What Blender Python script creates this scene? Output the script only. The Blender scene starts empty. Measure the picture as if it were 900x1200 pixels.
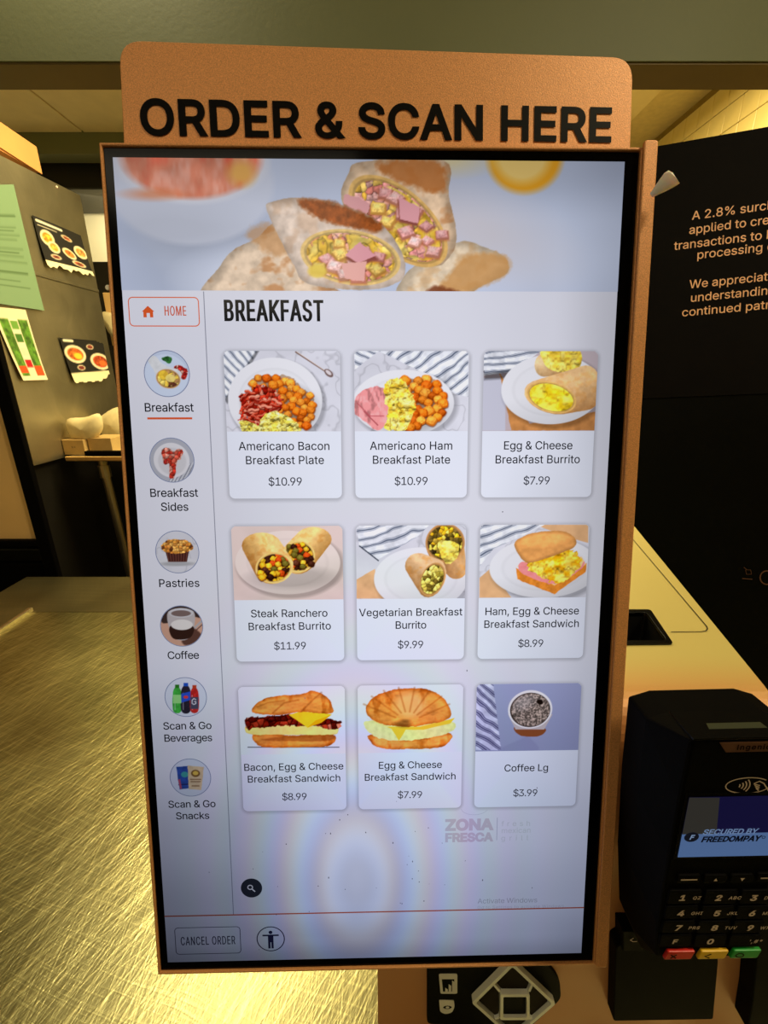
import bpy, math, random
import numpy as np
from mathutils import Vector, Matrix
from mathutils.geometry import tessellate_polygon, delaunay_2d_cdt

random.seed(7)
RNG = np.random.default_rng(7)
scene = bpy.context.scene
COL = scene.collection

# ------------------------------------------------------------------ camera
CAM = np.array([0.0, 0.0, 1.5])
TILT = math.radians(18.3)
FOC = 500.0                      # focal length in pixels of the 900x1200 frame
FWD = np.array([0, math.cos(TILT), -math.sin(TILT)])
DWN = np.array([0, -math.sin(TILT), -math.cos(TILT)])
RGT = np.array([1.0, 0, 0])
cd = bpy.data.cameras.new('camera')
cam = bpy.data.objects.new('camera', cd)
COL.objects.link(cam)
cam.location = CAM
cam.rotation_euler = (math.pi / 2 - TILT, 0, 0)
cd.sensor_fit = 'VERTICAL'
cd.sensor_height = 36.0
cd.sensor_width = 27.0
cd.lens = 36.0 * FOC / 1200.0
cd.clip_start = 0.01
cd.clip_end = 50
scene.camera = cam
scene.view_settings.view_transform = 'Standard'
scene.view_settings.look = 'None'
scene.view_settings.exposure = 0.0
scene.view_settings.gamma = 1.0
scene.view_settings.use_curve_mapping = False

# ------------------------------------------------------------------ light
world = bpy.data.worlds.new('world')
scene.world = world
world.use_nodes = True
world.node_tree.nodes['Background'].inputs[0].default_value = (1.0, 0.86, 0.55, 1)
world.node_tree.nodes['Background'].inputs[1].default_value = 0.05

def area(name, loc, size, energy, color, aim=None, size_y=None, spread=None):
    d = bpy.data.lights.new(name, 'AREA')
    d.energy = energy
    d.color = color
    d.size = size
    if size_y:
        d.shape = 'RECTANGLE'
        d.size_y = size_y
    if spread:
        d.spread = math.radians(spread)
    o = bpy.data.objects.new(name, d)
    COL.objects.link(o)
    o.location = loc
    if aim is not None:
        o.rotation_euler = (Vector(aim) - Vector(loc)).to_track_quat('-Z', 'Y').to_euler()
    return o

WARM = (1.0, 0.87, 0.54)
KITCHEN = (1.0, 0.82, 0.42)
area('ceiling_lamp_by_header', (-0.655, 1.03, 2.68), 0.20, 7.5, WARM)
area('kitchen_ceiling_lamp', (0.55, 1.85, 2.68), 1.1, 55, KITCHEN, size_y=0.5)
area('cabinet_fill', (-0.55, 1.75, 2.68), 0.6, 30, KITCHEN, size_y=0.5)  # added unseen lamp, brightens the left cabinet side
area('customer_ceiling_lamp', (0.9, 0.0, 2.68), 0.22, 17, WARM)
area('back_wall_fill', (-1.75, 3.12, 2.48), 0.25, 5, WARM, aim=(-1.95, 3.5, 2.3))  # added lamp, out of view, brightens the far wall
area('customer_fill', (-0.5, -1.2, 2.68), 0.9, 8, (1, .88, .64))  # added fill light, unseen, for surfaces facing the customer side

# ------------------------------------------------------------------ colours
def lin1(c):
    c = c / 255.0
    return c / 12.92 if c <= 0.04045 else ((c + 0.055) / 1.055) ** 2.4

def lin(c):
    return tuple(lin1(x) for x in c)

def lina(a):
    a = np.clip(np.asarray(a, float) / 255.0, 0, 1)
    return np.where(a <= 0.04045, a / 12.92, ((a + 0.055) / 1.055) ** 2.4)

# ------------------------------------------------------------------ materials
def base_mat(name):
    m = bpy.data.materials.new(name)
    m.use_nodes = True
    nt = m.node_tree
    return m, nt, nt.nodes['Principled BSDF'], nt.nodes, nt.links

def solid(name, col, rough=0.5, metal=0.0, var=0.08, scale=30.0, bump=0.0, bscale=200.0, coat=0.0, spec=0.5):
    """plain surface with a little procedural mottling and relief"""
    m, nt, b, N, L = base_mat(name)
    c = lin(col)
    tc = N.new('ShaderNodeTexCoord')
    no = N.new('ShaderNodeTexNoise')
    no.inputs['Scale'].default_value = scale
    no.inputs['Detail'].default_value = 4
    L.new(tc.outputs['Object'], no.inputs['Vector'])
    r = N.new('ShaderNodeValToRGB')
    r.color_ramp.elements[0].position = 0.3
    r.color_ramp.elements[1].position = 0.7
    r.color_ramp.elements[0].color = (*[x * (1 - var) for x in c], 1)
    r.color_ramp.elements[1].color = (*[min(1, x * (1 + var)) for x in c], 1)
    L.new(no.outputs['Fac'], r.inputs['Fac'])
    L.new(r.outputs['Color'], b.inputs['Base Color'])
    b.inputs['Roughness'].default_value = rough
    b.inputs['Metallic'].default_value = metal
    b.inputs['Specular IOR Level'].default_value = spec
    b.inputs['Coat Weight'].default_value = coat
    b.inputs['Coat Roughness'].default_value = 0.15
    if bump:
        n2 = N.new('ShaderNodeTexNoise')
        n2.inputs['Scale'].default_value = bscale
        n2.inputs['Detail'].default_value = 3
        L.new(tc.outputs['Object'], n2.inputs['Vector'])
        bp = N.new('ShaderNodeBump')
        bp.inputs['Strength'].default_value = bump
        bp.inputs['Distance'].default_value = 0.001
        L.new(n2.outputs['Fac'], bp.inputs['Height'])
        L.new(bp.outputs['Normal'], b.inputs['Normal'])
    return m

def brushed_steel(name, col, rough, dirs, strength, relief=0.3, glint=0.25, swirl=0.05):
    """worn stainless steel: several families of long fine scratches in relief"""
    m, nt, b, N, L = base_mat(name)
    tc = N.new('ShaderNodeTexCoord')
    prev = None
    first = None
    warp = N.new('ShaderNodeTexNoise')
    warp.inputs['Scale'].default_value = 2.2
    L.new(tc.outputs['Object'], warp.inputs['Vector'])
    wm = N.new('ShaderNodeVectorMath')
    wm.operation = 'SCALE'
    wm.inputs['Scale'].default_value = swirl
    L.new(warp.outputs['Color'], wm.inputs[0])
    wa = N.new('ShaderNodeVectorMath')
    wa.operation = 'ADD'
    L.new(tc.outputs['Object'], wa.inputs[0])
    L.new(wm.outputs[0], wa.inputs[1])
    for k, (ang, long_, fine, wt) in enumerate(dirs):
        mp = N.new('ShaderNodeMapping')
        mp.inputs['Rotation'].default_value = (0, 0, math.radians(ang))
        mp2 = N.new('ShaderNodeMapping')
        mp2.inputs['Scale'].default_value = (long_, fine, long_ if fine > 0 else 1)
        no = N.new('ShaderNodeTexNoise')
        no.inputs['Scale'].default_value = 1.0
        no.inputs['Detail'].default_value = 3
        L.new(wa.outputs[0], mp.inputs['Vector'])
        L.new(mp.outputs[0], mp2.inputs['Vector'])
        L.new(mp2.outputs[0], no.inputs['Vector'])
        rm = N.new('ShaderNodeMapRange')
        rm.inputs['From Min'].default_value = 0.50
        rm.inputs['From Max'].default_value = 0.75
        rm.inputs['To Max'].default_value = wt
        L.new(no.outputs['Fac'], rm.inputs['Value'])
        if prev is None:
            prev = rm.outputs[0]
        else:
            ad = N.new('ShaderNodeMath')
            ad.operation = 'ADD'
            L.new(prev, ad.inputs[0])
            L.new(rm.outputs[0], ad.inputs[1])
            prev = ad.outputs[0]
    bp = N.new('ShaderNodeBump')
    bp.inputs['Strength'].default_value = strength
    bp.inputs['Distance'].default_value = 0.0006 * relief
    L.new(prev, bp.inputs['Height'])
    L.new(bp.outputs['Normal'], b.inputs['Normal'])
    cl = N.new('ShaderNodeTexNoise')
    cl.inputs['Scale'].default_value = 5.0
    cl.inputs['Detail'].default_value = 5
    L.new(tc.outputs['Object'], cl.inputs['Vector'])
    r = N.new('ShaderNodeValToRGB')
    c = lin(col)
    r.color_ramp.elements[0].position = 0.3
    r.color_ramp.elements[1].position = 0.7
    r.color_ramp.elements[0].color = (*[x * 0.85 for x in c], 1)
    r.color_ramp.elements[1].color = (*[min(1, x * 1.1) for x in c], 1)
    L.new(cl.outputs['Fac'], r.inputs['Fac'])
    gm = N.new('ShaderNodeMath')
    gm.operation = 'MULTIPLY_ADD'
    gm.inputs[1].default_value = glint
    gm.inputs[2].default_value = 0.86
    L.new(prev, gm.inputs[0])
    vm = N.new('ShaderNodeVectorMath')
    vm.operation = 'SCALE'
    L.new(r.outputs['Color'], vm.inputs[0])
    L.new(gm.outputs[0], vm.inputs['Scale'])
    L.new(vm.outputs[0], b.inputs['Base Color'])
    rr = N.new('ShaderNodeMapRange')
    rr.inputs['To Min'].default_value = rough - 0.06
    rr.inputs['To Max'].default_value = rough + 0.08
    L.new(cl.outputs['Fac'], rr.inputs['Value'])
    L.new(rr.outputs[0], b.inputs['Roughness'])
    b.inputs['Metallic'].default_value = 1.0
    return m

def attr_mat(name, emit, rough=0.6, spec=0.5):
    """colour comes from the mesh's own colour layer: a lit display, or printed paper"""
    m, nt, b, N, L = base_mat(name)
    a = N.new('ShaderNodeAttribute')
    a.attribute_name = 'ink'
    if emit:
        b.inputs['Base Color'].default_value = (0.004, 0.004, 0.005, 1)
        L.new(a.outputs['Color'], b.inputs['Emission Color'])
        b.inputs['Base Color'].default_value = (0.0, 0.0, 0.0, 1)
        b.inputs['Emission Strength'].default_value = emit
    else:
        L.new(a.outputs['Color'], b.inputs['Base Color'])
    b.inputs['Roughness'].default_value = rough
    b.inputs['Specular IOR Level'].default_value = spec
    return m

def copper_mat(name, col, sparkle=0.5, rough=0.42, metal=0.35):
    """powder-coated copper sheet metal with metallic flake"""
    m, nt, b, N, L = base_mat(name)
    c = lin(col)
    tc = N.new('ShaderNodeTexCoord')
    vo = N.new('ShaderNodeTexNoise')
    vo.inputs['Scale'].default_value = 1700
    vo.inputs['Detail'].default_value = 2
    L.new(tc.outputs['Object'], vo.inputs['Vector'])
    r = N.new('ShaderNodeValToRGB')
    r.color_ramp.elements[0].position = 0.35
    r.color_ramp.elements[1].position = 0.65
    r.color_ramp.elements[0].color = (*[x * (1 - 0.3 * sparkle) for x in c], 1)
    r.color_ramp.elements[1].color = (*[min(1, x * (1 + 0.3 * sparkle)) for x in c], 1)
    L.new(vo.outputs['Fac'], r.inputs['Fac'])
    L.new(r.outputs['Color'], b.inputs['Base Color'])
    bp = N.new('ShaderNodeBump')
    bp.inputs['Strength'].default_value = 0.35
    bp.inputs['Distance'].default_value = 0.0004
    L.new(vo.outputs['Fac'], bp.inputs['Height'])
    L.new(bp.outputs['Normal'], b.inputs['Normal'])
    b.inputs['Metallic'].default_value = metal
    b.inputs['Roughness'].default_value = rough
    return m

M = {}
M['copper'] = copper_mat('copper_powder_coat', (224, 154, 92), 0.6, 0.5, 0.2)
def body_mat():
    """satin copper coat; lit yellow look of the top painted in, fading over the roll"""
    m = copper_mat('body_coat_lit_top', (204, 136, 80), 0.2, 0.45, 0.15)
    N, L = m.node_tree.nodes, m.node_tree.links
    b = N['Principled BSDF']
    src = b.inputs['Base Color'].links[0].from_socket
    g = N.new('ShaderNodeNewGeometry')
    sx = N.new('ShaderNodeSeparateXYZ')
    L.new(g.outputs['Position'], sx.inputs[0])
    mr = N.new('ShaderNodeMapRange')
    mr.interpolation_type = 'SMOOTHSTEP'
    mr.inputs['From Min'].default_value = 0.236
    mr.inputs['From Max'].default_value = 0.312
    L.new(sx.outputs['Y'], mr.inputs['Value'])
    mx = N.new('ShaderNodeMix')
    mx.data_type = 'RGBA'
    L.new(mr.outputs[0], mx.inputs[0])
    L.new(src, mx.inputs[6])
    mx.inputs[7].default_value = (*lin((200, 182, 108)), 1)  # gold tone stands for the light falling on the top cover
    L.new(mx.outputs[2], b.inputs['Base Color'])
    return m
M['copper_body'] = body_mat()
M['bezel'] = solid('black_glass_bezel', (2, 2, 3), 0.12, bump=0.0, spec=0.1)
M['black'] = solid('black_plastic', (5, 4, 4), 0.6, bump=0.15, bscale=600, spec=0.04)
M['black_soft'] = solid('soft_black_plastic', (8, 7, 6), 0.65, bump=0.15, bscale=900, spec=0.04)
M['black_gloss'] = solid('black_gloss_panel', (5, 5, 4), 0.25, var=0.3, scale=6, spec=0.25)
M['poster'] = solid('matte_black_print', (9, 6, 5), 0.75, var=0.15, bump=0.1, bscale=500, spec=0.06)
M['ink_black'] = solid('black_vinyl_lettering', (9, 6, 5), 0.5, spec=0.06)
M['ink_copper'] = solid('copper_print', (226, 168, 120), 0.6)
M['worktop'] = brushed_steel('scratched_steel', (162, 156, 112), 0.31,
    [(-58, 9, 300, 1.0), (-42, 12, 400, 0.9), (-74, 9, 360, 0.8), (15, 14, 380, 0.5), (85, 9, 400, 0.6)], 0.6, glint=0.8, swirl=0.10)
M['steel'] = brushed_steel('brushed_steel', (192, 184, 158), 0.42, [(90, 3, 300, 0.6), (0, 2, 400, 0.2)], 0.25)
M['ledge_steel'] = brushed_steel('dull_ledge_steel', (142, 132, 96), 0.40, [(0, 4, 300, 0.6), (60, 6, 340, 0.3)], 0.25)
M['steel_bright'] = brushed_steel('polished_steel_edge', (225, 215, 190), 0.25, [(0, 4, 300, 0.4)], 0.1)
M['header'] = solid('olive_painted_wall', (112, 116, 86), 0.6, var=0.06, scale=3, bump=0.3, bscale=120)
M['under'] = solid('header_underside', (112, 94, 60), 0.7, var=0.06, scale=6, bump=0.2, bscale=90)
M['ceil_tile'] = solid('ceiling_tile', (240, 222, 176), 0.8, var=0.05, scale=9, bump=0.2, bscale=160)
M['grid'] = solid('ceiling_grid_metal', (225, 205, 150), 0.4)
M['wall_tile'] = solid('glazed_wall_tile', (236, 214, 140), 0.3, var=0.05, scale=8)
M['grout'] = solid('tile_grout', (150, 125, 60), 0.85)
M['plaster'] = solid('off_white_wall', (225, 218, 190), 0.6, var=0.04, scale=3)
M['floor'] = solid('dark_quarry_floor', (40, 32, 24), 0.5, var=0.2, scale=12)
M['dark'] = solid('dark_enamel', (18, 15, 10), 0.5, var=0.3, scale=4)
M['darker'] = solid('very_dark_enamel', (7, 6, 4), 0.5, var=0.3, scale=4)
M['cream_panel'] = solid('cream_panel', (238, 194, 128), 0.5, var=0.05, scale=5)
M['yellow_box'] = solid('yellow_card', (214, 150, 88), 0.7, var=0.05, scale=8)
M['white_plastic'] = solid('cream_plastic', (252, 244, 222), 0.45)
M['white_plastic'].node_tree.nodes['Principled BSDF'].inputs['Subsurface Weight'].default_value = 0.5
M['white_plastic'].node_tree.nodes['Principled BSDF'].inputs['Subsurface Scale'].default_value = 0.01
M['paper_bag'] = solid('white_plastic_bag', (225, 210, 165), 0.5, var=0.1, scale=25, bump=0.5, bscale=60)
M['kraft'] = solid('tan_card', (190, 158, 100), 0.8, var=0.08, scale=30)
M['wood_lip'] = solid('steel_shelf_lip', (205, 170, 110), 0.35, metal=0.6)
M['chrome'] = solid('clear_frosted_edge', (246, 246, 226), 0.25, bump=0.2)
M['petal'] = solid('brown_black_button', (30, 20, 10), 0.6, spec=0.05)
M['icon_white'] = solid('white_icon_print', (240, 235, 215), 0.5)
M['key_ink'] = solid('key_legend', (205, 180, 150), 0.5)
M['red'] = solid('red_key', (200, 30, 15), 0.4)
M['yellow'] = solid('yellow_key', (225, 175, 25), 0.4)
M['green'] = solid('green_key', (25, 150, 50), 0.4)
M['brown_strip'] = solid('brown_nameplate', (92, 58, 38), 0.4)
M['grey_strip'] = solid('grey_window_strip', (56, 60, 44), 0.3)
M['display'] = attr_mat('lit_display', 1.0, 0.10, 0.12)
M['print'] = attr_mat('printed_paper', 0, 0.7, 0.3)

# ------------------------------------------------------------------ geometry helpers
def cast(u, v, P0, n):
    d = RGT * (u - 450) / FOC + DWN * (v - 600) / FOC + FWD
    P0 = np.asarray(P0, float)
    n = np.asarray(n, float)
    return CAM + d * (((P0 - CAM) @ n) / (d @ n))

class Frame:
    """a plane in space: origin, right, up, outward normal"""
    def __init__(s, o, r, u):
        s.o = np.asarray(o, float)
        s.r = np.asarray(r, float) / np.linalg.norm(r)
        u = np.asarray(u, float)
        u = u - s.r * (u @ s.r)
        s.u = u / np.linalg.norm(u)
        s.n = np.cross(s.r, s.u)
    def at(s, x, y, z=0.0):
        return s.o + s.r * x + s.u * y + s.n * z
    def hit(s, u, v, off=0.0):
        P = cast(u, v, s.o + s.n * off, s.n) - s.o
        return np.array([P @ s.r, P @ s.u])

ORG = {}
def thing(name, label, cat, loc, group=None, kind=None):
    o = bpy.data.objects.new(name, None)
    o.empty_display_size = 0.05
    COL.objects.link(o)
    o.location = loc
    ORG[o] = np.asarray(loc, float)
    tag(o, label, cat, group, kind)
    return o

def tag(o, label=None, cat=None, group=None, kind=None):
    if label: o['label'] = label
    if cat: o['category'] = cat
    if group: o['group'] = group
    if kind: o['kind'] = kind
    return o

def mk(name, V, F, mat, parent=None, origin=None, bevel=0.0, smooth=False, seg=2, ink=None):
    """one mesh object from world-space vertices"""
    V = np.asarray(V, float)
    if parent is not None:
        org = ORG[parent]
    elif origin is not None:
        org = np.asarray(origin, float)
    else:
        org = np.array([(V[:, 0].min() + V[:, 0].max()) / 2, (V[:, 1].min() + V[:, 1].max()) / 2, V[:, 2].min()])
    me = bpy.data.meshes.new(name)
    me.from_pydata((V - org).tolist(), [], [tuple(map(int, f)) for f in F])
    me.update()
    me.materials.append(M[mat] if isinstance(mat, str) else mat)
    if ink is not None:
        a = me.color_attributes.new('ink', 'FLOAT_COLOR', 'POINT')
        rgba = np.ones((len(V), 4), np.float32)
        rgba[:, :3] = ink
        a.data.foreach_set('color', rgba.ravel())
    if smooth:
        me.polygons.foreach_set('use_smooth', [True] * len(me.polygons))
    o = bpy.data.objects.new(name, me)
    COL.objects.link(o)
    if parent is not None:
        o.parent = parent
    else:
        o.location = org
    ORG[o] = org
    if bevel:
        b = o.modifiers.new('bevel', 'BEVEL')
        b.width = bevel
        b.segments = seg
        b.limit_method = 'ANGLE'
        b.angle_limit = math.radians(40)
    return o

def rrect(x0, y0, x1, y1, r, n=5):
    P = []
    rs = r if isinstance(r, (list, tuple)) else [r] * 4      # bl br tr tl
    for (cx, cy, a0, rr) in ((x0, y0, 180, rs[0]), (x1, y0, 270, rs[1]), (x1, y1, 0, rs[2]), (x0, y1, 90, rs[3])):
        sx = 1 if cx == x0 else -1
        sy = 1 if cy == y0 else -1
        if rr <= 0:
            P.append((cx, cy)); continue
        for k in range(n + 1):
            a = math.radians(a0 + 90 * k / n)
            P.append((cx + sx * rr + rr * math.cos(a), cy + sy * rr + rr * math.sin(a)))
    return P

def fillet(pts, r, n=4):
    """round the corners of a polygon"""
    out = []
    m = len(pts)
    for i in range(m):
        p = np.array(pts[i], float); a = np.array(pts[i - 1], float); b = np.array(pts[(i + 1) % m], float)
        ri = r[i] if isinstance(r, (list, tuple)) else r
        da = (a - p); db = (b - p)
        la, lb = np.linalg.norm(da), np.linalg.norm(db)
        t = min(ri, la * .45, lb * .45)
        if t <= 0:
            out.append(tuple(p)); continue
        s = p + da / la * t; e = p + db / lb * t
        for k in range(n + 1):
            q = k / n
            out.append(tuple(s * (1 - q) ** 2 + p * 2 * q * (1 - q) + e * q * q))
    return out

def slab(name, fr, pts, z0, z1, mat, parent=None, holes=(), **kw):
    """polygon of a frame's plane extruded from z0 to z1 along its normal, with holes"""
    area_ = sum(pts[i][0] * pts[(i + 1) % len(pts)][1] - pts[(i + 1) % len(pts)][0] * pts[i][1] for i in range(len(pts)))
    if area_ < 0: pts = pts[::-1]
    loops = [list(pts)] + [list(h) for h in holes]
    flat = [p for l in loops for p in l]
    n = len(flat)
    V = [fr.at(x, y, z0) for x, y in flat] + [fr.at(x, y, z1) for x, y in flat]
    F = []
    if holes:
        tris = tessellate_polygon([[Vector((x, y, 0)) for x, y in l] for l in loops])
        for t in tris:
            a, b, c = t
            A = (flat[b][0] - flat[a][0]) * (flat[c][1] - flat[a][1]) - (flat[c][0] - flat[a][0]) * (flat[b][1] - flat[a][1])
            if A < 0: b, c = c, b
            F.append((a + n, b + n, c + n))
            F.append((c, b, a))
    else:
        F.append(tuple(range(n, 2 * n)))
        F.append(tuple(reversed(range(n))))
    k = 0
    for li, l in enumerate(loops):
        m = len(l)
        ar = sum(l[i][0] * l[(i + 1) % m][1] - l[(i + 1) % m][0] * l[i][1] for i in range(m))
        for i in range(m):
            a, b = k + i, k + (i + 1) % m
            if (ar > 0) == (li == 0):
                F.append((a, b, b + n, a + n))
            else:
                F.append((b, a, a + n, b + n))
        k += m
    return mk(name, V, F, mat, parent, **kw)

def boxv(x0, y0, z0, x1, y1, z1):
    V = [(x, y, z) for z in (z0, z1) for x, y in ((x0, y0), (x1, y0), (x1, y1), (x0, y1))]
    F = [(0, 3, 2, 1), (4, 5, 6, 7), (0, 1, 5, 4), (1, 2, 6, 5), (2, 3, 7, 6), (3, 0, 4, 7)]
    return V, F

def box(name, x0, y0, z0, x1, y1, z1, mat, parent=None, **kw):
    V, F = boxv(x0, y0, z0, x1, y1, z1)
    return mk(name, V, F, mat, parent, **kw)

def tube_v(path, rad, n=8):
    path = [np.asarray(p, float) for p in path]
    V, F = [], []
    for i, p in enumerate(path):
        d = path[min(i + 1, len(path) - 1)] - path[max(i - 1, 0)]
        d = d / np.linalg.norm(d)
        a = np.cross(d, (0, 0, 1) if abs(d[2]) < .9 else (1, 0, 0)); a /= np.linalg.norm(a)
        b = np.cross(d, a)
        r = rad[i] if isinstance(rad, (list, tuple)) else rad
        V += [p + r * (a * math.cos(2 * math.pi * k / n) + b * math.sin(2 * math.pi * k / n)) for k in range(n)]
    for i in range(len(path) - 1):
        for k in range(n):
            F.append((i * n + k, i * n + (k + 1) % n, (i + 1) * n + (k + 1) % n, (i + 1) * n + k))
    F.append(tuple(reversed(range(n))))
    F.append(tuple(range((len(path) - 1) * n, len(path) * n)))
    return V, F

def stroke(path, w, closed=False):
    """flat ribbon of width w along a 2-D path -> verts2d, faces"""
    P = [np.array(p, float) for p in path]
    n = len(P)
    V = []
    for i in range(n):
        a = P[(i - 1) % n] if (closed or i > 0) else P[i]
        b = P[(i + 1) % n] if (closed or i < n - 1) else P[i]
        d = b - a; d = d / (np.linalg.norm(d) + 1e-12)
        q = np.array([-d[1], d[0]]) * w / 2
        V += [P[i] + q, P[i] - q]
    F = []
    for i in range(n if closed else n - 1):
        j = (i + 1) % n
        F.append((2 * i, 2 * i + 1, 2 * j + 1, 2 * j))
    return V, F

def merge2(items):
    V, F = [], []
    for v, f in items:
        k = len(V)
        V += list(v); F += [tuple(i + k for i in q) for q in f]
    return V, F

def flat(name, fr, V2, F, z, mat, parent, thick=0.0, **kw):
    V = [fr.at(x, y, z) for x, y in V2]
    return mk(name, V, F, mat, parent, **kw)

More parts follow.
